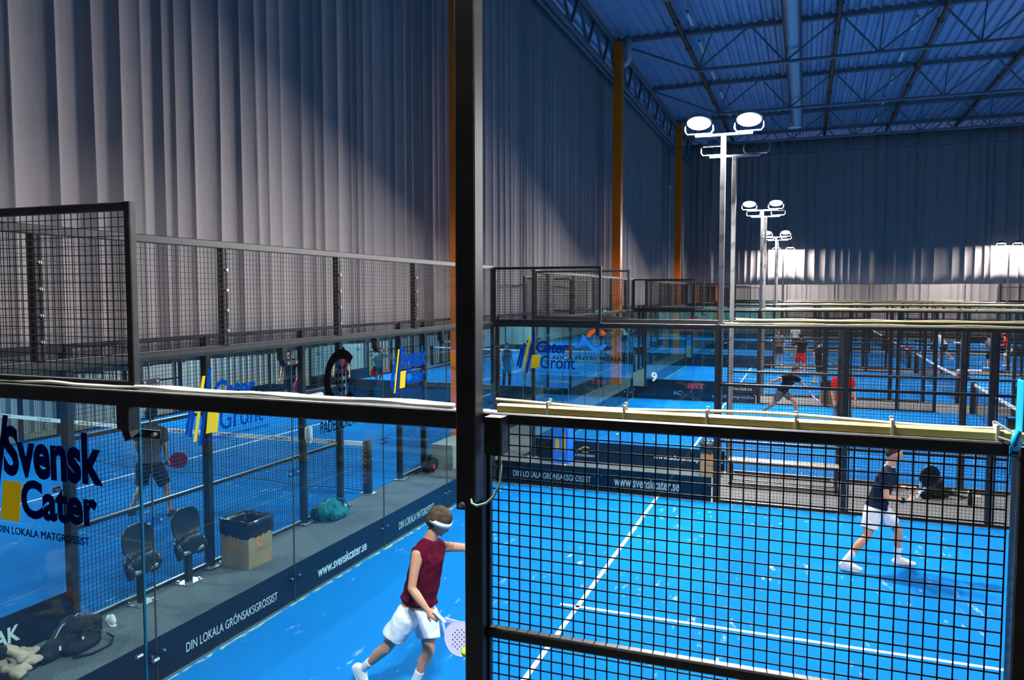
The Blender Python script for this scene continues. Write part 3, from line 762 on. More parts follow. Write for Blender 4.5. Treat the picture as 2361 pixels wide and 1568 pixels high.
pl = [('black light pole closest to the camera, with a junction box and a green cable loop', 4.02, -.14, 1, True, (1, 1)),
      ('tall light pole with two blazing round lamps, at the far side of the near court', 4.05, 10.15, -1, False, (1, 1)),
      ('light pole right behind the blazing one, with one lamp showing and one empty bracket', 4.05, 12.25, 1, False, (1, 0)),
      ('light pole with two small oval lamps, at the far side of the second court', 4.05, 22.55, -1, False, (1, 1)),
      ('light pole hidden right behind the oval lamps, at the near side of the third court', 4.05, 24.65, 1, False, (1, 1)),
      ('small light pole with two lamps, at the far side of the third court', 4.05, 34.95, -1, False, (1, 1)),
      ('thin distant light pole at the near side of the fourth court', 4.05, 37.05, 1, False, (1, 1)),
      ('thin distant light pole just before the far curtain', 4.05, 47.35, -1, False, (1, 1))]
for (lb, x, y, s, jb, on) in pl: light_pole(lb, x, y, s, jb=jb, on=on, z0=2.62 if jb else 0, **({'aim': 3, 'boost': .5, 'spread': 180} if y > 47 else {}))
for i, (y, s) in enumerate(((-.14, 1), (10.15, -1), (12.25, 1), (22.55, -1), (24.65, 1), (34.95, -1), (37.05, 1), (47.35, -1), (49.45, 1), (59.75, -1))):
    light_pole('right hand light pole on the %s side of the %s' % (('near', 'far')[i % 2], NA[i//2]), 16.0, y, s, **({'aim': 3, 'boost': .5, 'spread': 180} if 47 < y < 48 else {}))
for i, x in enumerate((4.05, 16.0)): light_pole('added light pole brightening the pale back curtain, on the %s' % ('left', 'right')[i], x, 62.2, 1, boost=.8, spread=175, aim=22)  # extra pair of floodlight poles, added to brighten the back curtain
for i, (y, s) in enumerate(((49.45, 1), (59.75, -1))): light_pole('light pole behind the far curtain on the %s side of the fifth court' % ('near', 'far')[i], 4.05, y, s)
# left row: poles on the outer side, throwing across the courts
def side_pole(label, y, x=-12.0, s=1):
    t = light_pole(label, 0, 0, -1); t.location = (x, y, 0); t.rotation_euler = (0, 0, pi/2*s); return t
for i, y in enumerate((2.5, 14.5, 25.0, 37.0, 47.5)):
    side_pole('light pole against the pale hall wall, %s from the camera' % ordn[i], y)

# ---------------------------------------------------------------- things standing about
def spectator_seat(label, x, y, rz=0):
    """single post seat, tipped up, facing the near court (+x)"""
    t = thing('spectator_seat', label, 'seat', (x, y, 0), rz, 'plastic seats on posts in the corridor')
    mb = MB(); mb.box(-.10, .10, -.13, .13, .001, .014); mb.cur = 1
    for a in (-.07, .07):
        for b in (-.10, .10): mb.bar((a, b, .014), (a, b, .038), .03, .03, 6)
    mb.build('foot_plate', [M['galv'], M['zinc']], t)
    MB().bbox(-.035, .035, -.035, .035, .01, .40, .005).build('post', M['black'], t)
    MB().bbox(-.05, .10, -.16, .16, .38, .43, .01).build('support_bar', M['galv'], t)
    # backrest: wide rounded shell, narrowing towards the seat
    def shell(prof, x0, th, bulge, name):
        mb = MB(); mb.smooth = False; n = 9; vs = []; rows = len(prof)
        for sgn in (0, 1):
            for (z, hw, xo) in prof:
                for k in range(n):
                    u = -1 + 2*k/(n-1); vs.append((x0 + xo + bulge*u*u - th*sgn, hw*u, z))
        N = rows*n; fs = []
        for r in range(rows-1):
            for k in range(n-1):
                a = r*n+k; fs += [(a, a+1, a+1+n, a+n), (N+a, N+a+n, N+a+1+n, N+a+1)]
        for k in range(n-1): fs += [(k, N+k, N+k+1, k+1), ((rows-1)*n+k, (rows-1)*n+k+1, N+(rows-1)*n+k+1, N+(rows-1)*n+k)]
        for r in range(rows-1): fs += [(r*n, (r+1)*n, N+(r+1)*n, N+r*n), (r*n+n-1, N+r*n+n-1, N+(r+1)*n+n-1, (r+1)*n+n-1)]
        mb.smooth = True; mb.add(vs, fs); o = mb.build(name, M['seat'], t); bv = o.modifiers.new('soft_edge', 'BEVEL'); bv.width = .008; bv.segments = 2; bv.limit_method = 'ANGLE'; return o
    shell([(.50, .13, .02), (.56, .17, .0), (.64, .215, -.02), (.74, .225, -.035), (.82, .215, -.045), (.88, .17, -.05), (.905, .12, -.05)], -.03, .022, .05, 'backrest')
    shell([(.36, .15, .05), (.42, .19, .055), (.50, .20, .06), (.56, .17, .05), (.60, .12, .04)], .05, .03, -.03, 'seat_pan')
    for sgn in (-1, 1):
        mb = MB(); mb.smooth = True; mb.tube([(-.03, sgn*.17, .56), (.03, sgn*.20, .50), (.06, sgn*.20, .43), (.04, sgn*.17, .36), (.0, sgn*.15, .33)], [.025, .045, .05, .042, .03], 10)
        mb.build('arm', M['seat'], t)
    return t
spectator_seat('nearer black plastic spectator seat on a single post, left of the glass joint', -1.62, 3.36)
spectator_seat('farther black plastic spectator seat on a single post, next to the cardboard bin', -1.60, 4.06)

def box_bin(label, x, y, rz, wx=.44, wy=.44, h=.62, liner=True, logo=True, grp=None):
    t = thing('waste_bin', label, 'bin', (x, y, 0), rz, grp)
    mb = MB(); a, b, e = wx/2, wy/2, .006
    mb.box(-a, a, -b, b, .002, .02)
    for p in ((-a, -a+e, -b, b), (a-e, a, -b, b), (-a, a, -b, -b+e), (-a, a, b-e, b)): mb.box(*p, .02, h)
    mb.build('card_box', M['cardboard'], t)
    if liner:
        mb = MB(); mb.smooth = True; n = 48; rnd = random.Random(int(x*100)); vs = []
        def sq(u, k): 
            c, s_ = cos(u), sin(u); m_ = max(abs(c), abs(s_)); return (c/m_*(a+k), s_/m_*(b+k))
        rows = [(h-.20, .006), (h-.15, .014), (h-.06, .010), (h+.01, .012), (h+.015, .0), (h-.04, -.02), (h-.2, -.04)]
        for r, (z, k) in enumerate(rows):
            for i in range(n):
                p = sq(2*pi*i/n, k + rnd.uniform(-.004, .004)); vs.append((p[0], p[1], z + (rnd.uniform(-.025, .02) if r == 0 else rnd.uniform(-.006, .006))))
        fs = [(r*n+i, r*n+(i+1)%n, (r+1)*n+(i+1)%n, (r+1)*n+i) for r in range(len(rows)-1) for i in range(n)]
        mb.add(vs, fs); mb.build('bin_liner', M['binbag'], t)
    if logo:
        for ax in (0, 1):
            f = (lambda x_, z_, t_: (a + .001 + t_, x_, z_)) if ax == 0 else (lambda x_, z_, t_: (x_, -b - .001 - t_, z_))
            mb = MB(); mb.poly(arc(0, h*.55, .048, .078, 45, 315, 16), 0, .001, f)
            for i in range(3):
                for j in range(3): mb.poly([(-.02+.02*i+.007*cos(q*pi/3), h*.55-.02+.02*j+.007*sin(q*pi/3)) for q in range(6)], 0, .001, f)
            text_into(mb, 'PADEL CREW', -.09, .09, h*.33, h*.36, 0, 1, f=lambda x_, t_, z_: f(x_, z_, .001))
            mb.build('printed_logo', M['orangeink'], t)
    return t
box_bin('cardboard bin with black liner and orange print, beside the two plastic seats', -1.40, 4.88, R_(-4), .46, .44, .60)
box_bin('cardboard bin just behind the far right glass pane of the near court', 3.72, 12.0, 0, .36, .36, .66)
box_bin('small cardboard bin with black liner between the second and third courts', 6.1, 23.4, 0, .42, .42, .72, logo=False)
box_bin('small cardboard bin at the right edge of the picture, beyond the second court', 11.45, 23.5, 0, .42, .42, .72, logo=False)
def bottle_bin():
    t = thing('recycling_bin', 'blue recycling bin printed with two yellow bottle shapes', 'bin', (.70, 12.16, 0), R_(-4))
    MB().bbox(-.17, .17, -.17, .17, .001, .74, .008).build('card_body', M['binblue'], t)
    MB().box(-.13, .13, -.13, .13, .741, .746).build('dark_opening', M['blackv'], t)
    f = lambda x_, z_, t_: (x_, -.171-t_, z_)
    a = [(-.035,0),(.035,0),(.045,.02),(.045,.17),(.035,.21),(.02,.24),(-.02,.24),(-.035,.21),(-.045,.17),(-.045,.02)]
    mb = MB(); mb.poly([(x-.075, z+.27) for x, z in a], 0, .001, f); mb.build('bottle_print', M['yellow'], t)
    b_ = [(-.035,0),(.035,0),(.042,.02),(.042,.24),(.03,.30),(.016,.34),(.016,.40),(-.016,.40),(-.016,.34),(-.03,.30),(-.042,.24),(-.042,.02)]
    mb = MB(); mb.poly([(x+.07, z+.26) for x, z in b_], 0, .001, f); mb.build('bottle_print', M['yellow'], t)
    mb = MB(); mb.poly(arc(0, .085, .012, .025, 0, 330, 12), 0, .001, f); mb.build('small_emblem', M['goldl'], t)
    return t
bottle_bin()

def bench(label, x0, x1, y, grp=None):
    t = thing('slatted_bench', label, 'bench', (x0, y, 0)); L = x1-x0
    for j, a in enumerate((-.17, -.06, .05)): MB().bbox(0, L, a, a+.085, .47, .50, .004).build('seat_slat', M['black'], t)
    for a in (-.17, .10):
        MB().bbox(.0, L, a, a+.035, .435, .47, .004).build('seat_rail', M['galv' if a < 0 else 'black'], t)
    for a in (-.17, -.05, .08): MB().bbox(.0, L, a, a+.05, .07, .10, .004).build('shelf_slat', M['black'], t)
    for s in (.02, L-.07):
        for a in (-.17, .10): MB().bbox(s, s+.05, a, a+.035, 0, .47, .004).build('leg', M['black'], t)
    return t
bench('low black slatted bench in the corridor behind the near court', 4.12, 5.98, 11.35)

# dispensers and rolls hung on the fences
def dispenser():
    t = thing('sanitiser_dispenser', 'white hand sanitiser dispenser on a fence post above the teal bag', 'dispenser', (-1.62, 6.56, 1.30))
    mb = MB(); mb.smooth = True; mb.tube([(0,0,0),(0,0,.01),(0,0,.18),(0,0,.20),(0,0,.205)], [.04,.058,.058,.05,.02], 14); mb.build('body', M['white'], t)
    mb = MB(); mb.smooth = True; mb.tube([(0,0,0),(0,0,-.05),(.01,0,-.065)], [.045,.04,.015], 12); mb.build('nozzle', M['grey'], t)
dispenser()
def roll(label, x, y, z, m='white', along='Y', L=.30, r=.045, n=5):
    mb = MB(); mb.smooth = True; pts = []; rr = []
    for i in range(n):
        for a, b in ((.02, .8), (.1, 1), (.9, 1), (.98, .8)):
            s = (i+a)*L/n; pts.append((x, y+s, z) if along == 'Y' else (x+s, y, z)); rr.append(r*b)
    mb.tube(pts, rr, 12); return tag(mb.build('paper_roll' if m == 'white' else 'plastic_roll', M[m]), label, 'roll')
roll('white paper roll on the left court fence, under the black letter sticker', -1.72, 6.75, 1.93)
roll('long white roll on the fence beyond the net, at the right edge of the picture', 9.55, 22.352, 1.28, along='X', L=.62)
roll('red roll just under the long white one at the right edge', 9.55, 22.352, 1.08, 'redroll', 'X', .32)
roll('short white roll near the third court net', 9.4, 34.752, 1.45, along='X', L=.5, n=3)
roll('short red roll near the third court net', 9.4, 34.752, 1.15, 'redroll', 'X', .5, n=3)
roll('second short white roll, right of the net of the third court', 11.4, 34.752, 1.4, along='X', L=.4, n=3)

# bags, jacket, shoes
def lump(name, prims, m, parent, voxel=.012, smooth=4, noise=0.):
    o = blob(name, prims, M[m] if isinstance(m, str) else m, parent, voxel, smooth)
    if noise:
        tx = bpy.data.textures.new('folds', 'CLOUDS'); tx.noise_scale = .09
        d = o.modifiers.new('folds', 'DISPLACE'); d.texture = tx; d.strength = noise; d.mid_level = .5
    return o
_ico = {}
def ico(sub):
    if sub not in _ico:
        b = bmesh.new(); bmesh.ops.create_icosphere(b, subdivisions=sub, radius=1); _ico[sub] = [v.co.copy() for v in b.verts]; b.free()
    return _ico[sub]
def hull_verts(items, sub=2):
    pts = []
    for it in items:
        c = Vector(it[0]); r = it[1]
        if len(it) == 2:      # sphere, or ellipsoid when r is a triple
            if isinstance(r, (tuple, list)): pts += [c + Vector((v.x*r[0], v.y*r[1], v.z*r[2])) for v in ico(sub)]
            else: pts += [c + v*r for v in ico(sub)]
        else:                 # flat disc: centre, radius (or pair), (normal, first axis)
            nn = Vector(it[2][0]).normalized(); a = Vector(it[2][1]); a = (a - nn*a.dot(nn)).normalized(); b = nn.cross(a)
            ra, rb = r if isinstance(r, (tuple, list)) else (r, r)
            pts += [c + a*(ra*cos(k*pi/10)) + b*(rb*sin(k*pi/10)) for k in range(20)]
    return pts
def blob(name, prims, m, parent=None, voxel=.01, smooth=3):
    bm = bmesh.new()
    for items in prims:
        sub = bmesh.new()
        for p in hull_verts(items): sub.verts.new(p)
        res = bmesh.ops.convex_hull(sub, input=sub.verts)
        dead = list({g for g in res['geom_interior'] + res['geom_unused'] if isinstance(g, bmesh.types.BMVert)})
        if dead: bmesh.ops.delete(sub, geom=dead, context='VERTS')
        mp = {}
        for v in sub.verts: mp[v] = bm.verts.new(v.co)
        for f in sub.faces: bm.faces.new([mp[v] for v in f.verts])
        sub.free()
    bmesh.ops.recalc_face_normals(bm, faces=bm.faces)
    me = bpy.data.meshes.new('tmp'); bm.to_mesh(me); bm.free()
    o = bpy.data.objects.new('tmp', me); COL.objects.link(o)
    r = o.modifiers.new('r', 'REMESH'); r.mode = 'VOXEL'; r.voxel_size = voxel; r.use_smooth_shade = True
    s = o.modifiers.new('s', 'SMOOTH'); s.iterations = smooth; s.factor = .5
    dg = bpy.context.evaluated_depsgraph_get(); out = bpy.data.meshes.new_from_object(o.evaluated_get(dg))
    bpy.data.objects.remove(o); out.name = name
    out.materials.clear(); out.materials.append(m)
    for p in out.polygons: p.use_smooth = True
    return link(name, out, parent)

t = thing('sports_bag', 'shiny teal sports bag lying against the left court fence', 'bag', (-1.45, 6.95, 0))
lump('bag_body', [[((-.1,-.16,.13),.13), ((-.1,.16,.13),.13), ((-.05,0,.20),.12)], [((.06,-.1,.09),.09),((.08,.14,.09),.09)]], 'teal', t, .012, 3, .05)
lump('dark_flap', [[((-.16,-.22,.12),.11), ((-.16,.05,.16),.13)]], 'blackfab', t, .014, 3, .04)
mb = MB(); mb.smooth = True; mb.tube([(0,.1,.30),(.06,.2,.27),(.12,.22,.18),(.14,.2,.1)], .014, 6); mb.build('strap', M['teal'], t)
t = thing('backpack', 'big black backpack lying on the carpet in the lower left corner', 'bag', (-1.36, 2.24, 0), R_(8))
lump('bag_body', [[((0,-.32,.08),.075), ((0,.26,.13),.12), ((-.02,.03,.21),.11)], [((.10,-.12,.08),.075), ((.1,.18,.09),.08)]], 'blackfab', t, .011, 3, .045)
lump('front_pocket', [[((.16,-.1,.07),.055), ((.17,.14,.07),.06), ((.12,.02,.15),.04)]], 'blackfab', t, .011, 3, .02)
mb = MB(); mb.smooth = True; mb.tube([(.02,-.3,.12),(.0,-.1,.28),(-.03,.14,.30),(-.02,.30,.2)], .006, 6); mb.build('zip', M['galv'], t)
mb = MB(); mb.smooth = True; mb.tube([(.2,-.2,.03),(.3,-.05,.012),(.33,.15,.012),(.24,.3,.02),(.15,.32,.04)], .011, 6); mb.build('strap', M['blackfab'], t)
mb = MB(); mb.box(.17,.178,-.04,-.02,.12,.16); mb.box(.10,.108,-.25,-.23,.11,.15); mb.build('white_tab', M['white'], t)
def loose_shoe(label, loc, rz, m='shoe'):
    t = thing('trainer', label, 'shoe', loc, rz)
    lump('upper', [[((0,-.09,.045),.035), ((0,.03,.035),.036)], [((0,.03,.03),.034), ((0,.13,.022),.026)], [((0,-.09,.05),.036), ((0,-.05,.085),.03)]], m, t, .008, 2)
    lump('sole', [[((0,-.11,.006),(.036,.03,.012)), ((0,.14,.006),(.034,.03,.012))]], 'white', t, .007, 1); return t
loose_shoe('white and grey trainer standing behind the black backpack', (-1.50, 2.84, 0), R_(60))
loose_shoe('pale shoe lying beyond the far mesh fence, right of the black bag', (8.15, 12.0, 0), R_(-60))
t = thing('puffer_jacket', 'crumpled beige quilted jacket in the bottom left corner', 'jacket', (-1.38, 1.66, 0), R_(10))
rnd = random.Random(4)
for k in range(20):
    a = rnd.uniform(0, 6.28); rr_ = rnd.uniform(.02, .22); c = Vector((rr_*cos(a)*.8, rr_*sin(a)*1.25, .05+.20*(1-rr_/.22)*rnd.uniform(.5,1.1))); an = rnd.uniform(0, 3.1); e = Vector((cos(an), sin(an), rnd.uniform(-.3,.3)))
    q = e.cross(Vector((0,0,1))).normalized()
    lump('quilted_fold', [[(tuple(c+e*.10+q*.02), .028), (tuple(c-e*.10), .032), (tuple(c+q*.05), .030), (tuple(c-q*.03+Vector((0,0,.02))), .034)]], 'beige', t, .010, 2, .035)
lump('inner_lining', [[((-.06,-.05,.24),.06), ((-.12,.03,.22),.05)]], 'blackfab', t, .012, 2)
t = thing('equipment_bag', 'black bag with trailing straps beyond the far mesh fence, right of the navy polo player', 'bag', (7.45, 11.6, 0), R_(20))
lump('bag_body', [[((0,0,.14),.13), ((.12,.02,.28),.10)], [((-.1,0,.1),.1), ((.25,0,.09),.08)]], 'blackfab', t, .016, 3, .05)
for q in (0, 1):
    mb = MB(); mb.smooth = True; mb.tube([(.25,-.02,.12-q*.04),(.4,-.05,.08),(.55,-.02+q*.06,.03),(.66,.03,.02)], [.02,.025,.02,.012], 7); mb.build('strap', M['blackfab'], t)
t = thing('water_bottle', 'dark bottle standing by the black bag beyond the far fence', 'bottle', (8.0, 11.35, 0))
mb = MB(); mb.smooth = True; mb.lathe([(.001,0),(.036,.002),(.036,.17),(.018,.21),(.018,.23)], 14); mb.build('bottle_body', M['blackfab'], t)
mb = MB(); mb.smooth = True; mb.lathe([(.001,.23),(.02,.23),(.02,.255),(.001,.256)], 14); mb.build('cap', M['blackv'], t)
t = thing('sports_bag', 'dark bag with a pink detail beside the concrete plinth', 'bag', (-1.45, 10.25, 0))
lump('bag_body', [[((0,-.1,.14),.12), ((0,.12,.16),.13)], [((0,0,.3),.08)]], 'blackfab', t, .016, 3, .05)
MB().box(.12, .135, -.12, -.06, .12, .2).build('pink_tag', M['pink'], t)
tag(link('padel_ball', None), None) if False else None
mb = MB(); mb.smooth = True; mb.ball((0,0,0), .0335, 20); o = mb.build('padel_ball', M['ball'], None, (3.357, 1.283, 1.197)); tag(o, 'yellow padel ball flying past the black post, right of the burgundy player', 'ball')
for i, (x, y, l) in enumerate(((1.1, 15.4, 'yellow ball lying on the second court behind the blue logo glass'), (.9, 11.6, 'yellow ball lying on the grey carpet behind the far glass'))):
    o = MB(); o.smooth = True; o.ball((0,0,0), .0335, 14); o = o.build('padel_ball', M['ball'], None, (x, y, .045)); tag(o, l, 'ball')

def exit_sign(label, x, y, z, s=1.):
    t = thing('exit_sign', label, 'sign', (x, y, z))
    MB().bbox(-.26*s, .26*s, -.03, .03, -.10*s, .10*s, .006).build('housing', M['exit'], t)
    mb = MB(); mb.poly([(-.1*s, .04*s), (.1*s, .04*s), (0, -.05*s)], -.032, -.034); mb.build('arrow_mark', M['white'], t)
    mb = MB()
    for q in (-.2, .2): mb.bar((q*s, 0, .1*s), (q*s, 0, .1*s+.25), .01, .01)
    mb.build('hanger', M['truss'], t)
exit_sign('green exit sign hanging behind the second court frame, left of the second column', -1.98, 25.6, 2.80)
exit_sign('tiny green exit sign above the far yellow trunking lines', 8.9, 59.55, 2.80, 1.2)

# blue court-camera clamp at the right edge
t = thing('camera_clamp', 'bright blue round clamp holding a black device at the right end of the near rail', 'clamp', (6.03, -.20, 3.028))
mb = MB(); mb.smooth = True; mb.tube([(-.010,0,0),(-.006,0,0),(.006,0,0),(.010,0,0)], [.026,.037,.037,.026], 24); o = mb.build('knob', M['clampblue'], t); o.rotation_euler = (0, 0, R_(-28))
o2 = MB().box(-.0125, -.0115, -.006, .006, -.008, .010).build('white_mark', M['white'], o)
mb = MB(); mb.bar((-.03, .14, .035), (.01, .0, .012), .008, .008, 8); mb.bar((-.03, .14, -.012), (.01, .0, -.012), .008, .008, 8); mb.build('threaded_rod', M['zinc'], t)
mb = MB(); mb.box(-.005, .05, .136, .142, .052, .057); mb.box(-.005, .001, .136, .142, .012, .057); mb.build('blue_bracket', M['clampblue'], t)
MB().box(.002, .05, .138, .16, .016, .052).build('grey_block', M['polegrey'], t)
mb = MB(); mb.box(-.006, .0, .06, .066, -.13, -.03); mb.box(-.006, .02, .06, .066, -.064, -.059); mb.build('blue_strip', M['clampblue'], t)
MB().bbox(.012, .13, -.03, .04, .030, .22, .015).build('device_body', M['racketb'], t)
MB().bbox(.004, .016, -.034, .044, .034, .20, .005).build('blue_edge', M['clampblue'], t)

# ---------------------------------------------------------------- people
def lerp(a, b, t): return Vector(a)*(1-t) + Vector(b)*t
_ft = bpy.data.textures.new('cloth_folds', 'CLOUDS'); _ft.noise_scale = .10; _ft.noise_depth = 1
def folds(o_, v):
    if v > .012: return
    d = o_.modifiers.new('folds', 'DISPLACE'); d.texture = _ft; d.strength = .022; d.mid_level = .42
def person(label, J, look, o, v=.014, right=None, up=None, hands=None, s=1.0):
    """J: world joints; look: face direction; o: outfit; hands: {'A': ((curl dir), grip)}"""
    J = {k: Vector(p) for k, p in J.items()}
    F = Vector(look).normalized(); U = Vector(up or (0,0,1)); U = (U - F*U.dot(F)).normalized(); Rr = F.cross(U)
    H = J['head']; base = Vector((J['pelvis'].x, J['pelvis'].y, 0))
    root = thing('person', label, 'person', tuple(base))
    for k in J: J[k] = J[k] - base
    H = J['head']; skin = M[o.get('skin', 'skin')]
    hp = lambda f, u, r=0.: H + (F*f + U*u + Rr*r)*s
    P = []
    # head, face
    P.append([(hp(-.012, .035), .080*s), (hp(.018, .03), .076*s), (hp(-.03, .0), .072*s)])
    P.append([(hp(.02, .0), .070*s), (hp(.052, -.058), .034*s), (hp(.062, -.085), .020*s), (hp(-.01, -.05), .055*s)])
    P.append([(hp(.082, .018), .012*s), (hp(.103, -.022), .014*s), (hp(.088, -.030), .016*s)])
    P.append([(hp(.078, .032, .03), .014*s), (hp(.078, .032, -.03), .014*s)])
    P.append([(hp(.085, -.052, .015), .009*s), (hp(.085, -.052, -.015), .009*s)])
    for e in (-1, 1): P.append([(hp(-.004, .012, e*.080), .016*s), (hp(-.006, -.018, e*.077), .011*s)])
    nk = J['neck']; P.append([(hp(-.015, -.04), .052*s), (nk, .060*s)])
    # trunk
    shA, shB, hA, hB, ch, wa, pe = (J[k] for k in ('shA', 'shB', 'hipA', 'hipB', 'chest', 'waist', 'pelvis'))
    ax = (shB-shA).normalized(); hx = (hB-hA).normalized(); fr = ax.cross(U) ; fr = F if fr.length < .1 else (fr.normalized() if fr.dot(F) > 0 else -fr.normalized())
    iA, iB = lerp(shA, shB, .12), lerp(shA, shB, .88)
    sw = (shB-shA).length
    def trunk(k):
        q = .0 + k
        return [[(iA, .058*s+q), (iB, .058*s+q), (nk - Vector((0,0,.03)), .06*s+q)],
                [(iA, .060*s+q), (iB, .060*s+q), (ch+ax*.075*s, .095*s+q), (ch-ax*.075*s, .095*s+q)],
                [(ch+ax*.07*s, .10*s+q), (ch-ax*.07*s, .10*s+q), (wa+hx*.055*s, .090*s+q), (wa-hx*.055*s, .090*s+q)],
                [(wa+hx*.055*s, .090*s+q), (wa-hx*.055*s, .090*s+q), (pe+hx*.065*s, .098*s+q), (pe-hx*.065*s, .098*s+q)]]
    P += trunk(0)
    # limbs
    for side in 'AB':
        sh, el, wr, ha = (J[k+side] for k in ('sh', 'el', 'wr', 'ha'))
        P.append([(lerp(iA if side == 'A' else iB, sh, .5), .056*s), (sh, .050*s), (lerp(sh, el, .45), .046*s)])
        P.append([(lerp(sh, el, .35), .047*s), (el, .037*s)])
        P.append([(el, .037*s), (lerp(el, wr, .3), .041*s), (wr, .026*s)])
        d = (ha-wr).normalized(); 
        hs = (hands or {}).get(side, {}); curl = Vector(hs.get('curl', (0, 0, -1))); curl = (curl - d*curl.dot(d)).normalized(); wx = d.cross(curl)
        g = hs.get('grip', .35); th = hs.get('thumb', 1)
        P.append([(wr+d*.015*s, .024*s), (wr+d*.05*s+wx*.022*s, .017*s), (wr+d*.05*s-wx*.022*s, .017*s), (wr+d*.085*s+wx*.030*s, .0125*s), (wr+d*.085*s-wx*.030*s, .0125*s)])
        for i, (w_, ln) in enumerate(((-.030, .072), (-.010, .082), (.010, .076), (.030, .060))):
            q = wr + d*.085*s + wx*w_*s; dd = d.copy(); L = ln*s/3; last = q; spread = wx*(w_*.9)
            for seg in range(3):
                an = g*(1.25 if seg else .8); dd = (dd*cos(an) + curl*sin(an)).normalized(); nx = last + (dd + spread*(1 if seg == 0 else 0)).normalized()*L*(1.15, 1, .85)[seg]
                P.append([(last, (.0092, .0085, .008)[seg]*s), (nx, (.0086, .008, .0072)[seg]*s)]); last = nx
        q = wr + d*.03*s - wx*th*.024*s; m1 = q + (d*.6 - wx*th*.8 + curl*.5*g).normalized()*.036*s; m2 = m1 + (d*.9 - wx*th*.25 + curl*.9*g).normalized()*.032*s
        P.append([(q, .014*s), (m1, .0105*s)]); P.append([(m1, .0105*s), (m2, .0085*s)])
        hp_, kn, an_ = J['hip'+side], J['kn'+side], J['an'+side]
        bk = (kn - lerp(hp_, an_, .5)); bk = -bk.normalized() if bk.length > .01 else -F
        P.append([(hp_, .088*s), (lerp(hp_, kn, .5), .070*s), (kn, .052*s)])
        P.append([(kn, .052*s), (lerp(kn, an_, .32) + bk*.012*s, .053*s), (lerp(kn, an_, .6), .040*s)])
        P.append([(lerp(kn, an_, .5), .042*s), (an_, .032*s)])
    body = blob('body', P, skin, root, v, 2)
    # eyes, mouth
    if v < .012:
        for e in (-1, 1):
            mb = MB(); mb.smooth = True; c = hp(.081, .012, e*.031); mb.ball(tuple(c), .0095*s, 10); mb.build('eye', M['eyew'], root)
            mb = MB(); mb.smooth = True; c = hp(.089, .012, e*.031); mb.ball(tuple(c), .0045*s, 8); mb.build('pupil', M['haird'], root)
        blob('mouth', [[(hp(.088, -.052, .016), .006*s), (hp(.092, -.050), .007*s)], [(hp(.088, -.052, -.016), .006*s), (hp(.092, -.050), .007*s)]], M['lip'], root, .004, 1)
    # hair
    hk = o.get('hairlen', .012)
    HP = [[(hp(-.022, .048), .080*s+hk), (hp(.012, .055), .070*s+hk), (hp(-.045, .012), .064*s+hk)]]
    if o.get('long'): HP += [[(hp(-.06, .0), .055*s), (hp(-.08, -.12), .045*s), (hp(-.085, -.2), .02*s)]]
    if o.get('curly'):
        rn = random.Random(3)
        for _ in range(26):
            a = rn.uniform(-2.6, 2.6); b = rn.uniform(.0, 1.3); HP.append([(hp(-.01 - .075*cos(a)*cos(b)*1.0 + .0, .05 + .075*sin(b), .075*sin(a)*cos(b)), rn.uniform(.022, .034)*s)])
    if o.get('hair', 'haird') != 'none': blob('hair', HP, M[o.get('hair', 'haird')], root, max(v, .009), 2)
    if o.get('cap'): blob('cap', [[(hp(-.015, .065), .088*s), (hp(.0, .05), .088*s)], [(hp(.09, .05, .03), .02*s), (hp(.13, .04), .02*s), (hp(.09, .05, -.03), .02*s)]], M[o['cap']], root, v, 2)
    # shirt
    q = o.get('loose', .014)
    if o.get('shirt'):
        hem = o.get('hem', .55); he = lerp(wa, pe, hem)
        T = trunk(q)
        sp = [T[0], T[1], T[2] if hem > 0 else [T[2][0], T[2][1], (lerp(ch, wa, .75)+hx*.05, .10*s+q), (lerp(ch, wa, .75)-hx*.05, .10*s+q)]]
        if hem > 0:
            n_ = (wa-pe).normalized() if (wa-pe).length > .02 else Vector((0,0,1))
            sp.append([(wa+hx*.055*s, .092*s+q), (wa-hx*.055*s, .092*s+q), (he, (.168*s+q, .112*s+q), (n_, hx))])
        sl = o.get('sleeve', .55)
        if sl:
            for side in 'AB':
                sh, el = J['sh'+side], J['el'+side]; e_ = lerp(sh, el, sl)
                sp.append([(lerp(iA if side == 'A' else iB, sh, .5), .062*s+q*.6), (sh, .054*s+q), (e_, .056*s+q, ((el-sh), F))])
        folds(blob('shirt', sp, M[o['shirt']], root, v, 2), v)
        if o.get('collar'):
            blob('collar', [[(nk+Vector((0,0,.012)) + (F*cos(a)+Rr*sin(a))*.062, .010), (nk+Vector((0,0,.012)) + (F*cos(a+.5)+Rr*sin(a+.5))*.062, .010)] for a in [i*.5 for i in range(13)]], M[o['collar']], root, .007, 1)
    # shorts or trousers
    lg = o.get('leg', .62); wdt = o.get('wide', .095)
    sp = [[(lerp(pe, wa, .30)+hx*.05*s, .092*s+q*.6), (lerp(pe, wa, .30)-hx*.05*s, .092*s+q*.6), (pe+hx*.07*s, .103*s+q*.6), (pe-hx*.07*s, .103*s+q*.6)]]
    for side in 'AB':
        hp_, kn, an_ = J['hip'+side], J['kn'+side], J['an'+side]
        e_ = lerp(hp_, kn, min(lg, 1.))
        sp.append([(lerp(pe, hp_, .7), .100*s+q*.6), (hp_, .098*s+q*.4), (e_, (wdt*s if lg < 1 else .066*s), ((kn-hp_), F))])
        if lg >= 1: sp.append([(kn, .062*s), (lerp(kn, an_, .35), .060*s), (lerp(kn, an_, lg-1), .050*s, ((an_-kn), F))])
    folds(blob('shorts' if lg < 1 else 'trousers', sp, M[o.get('shorts', 'blackcloth')], root, v, 2), v)
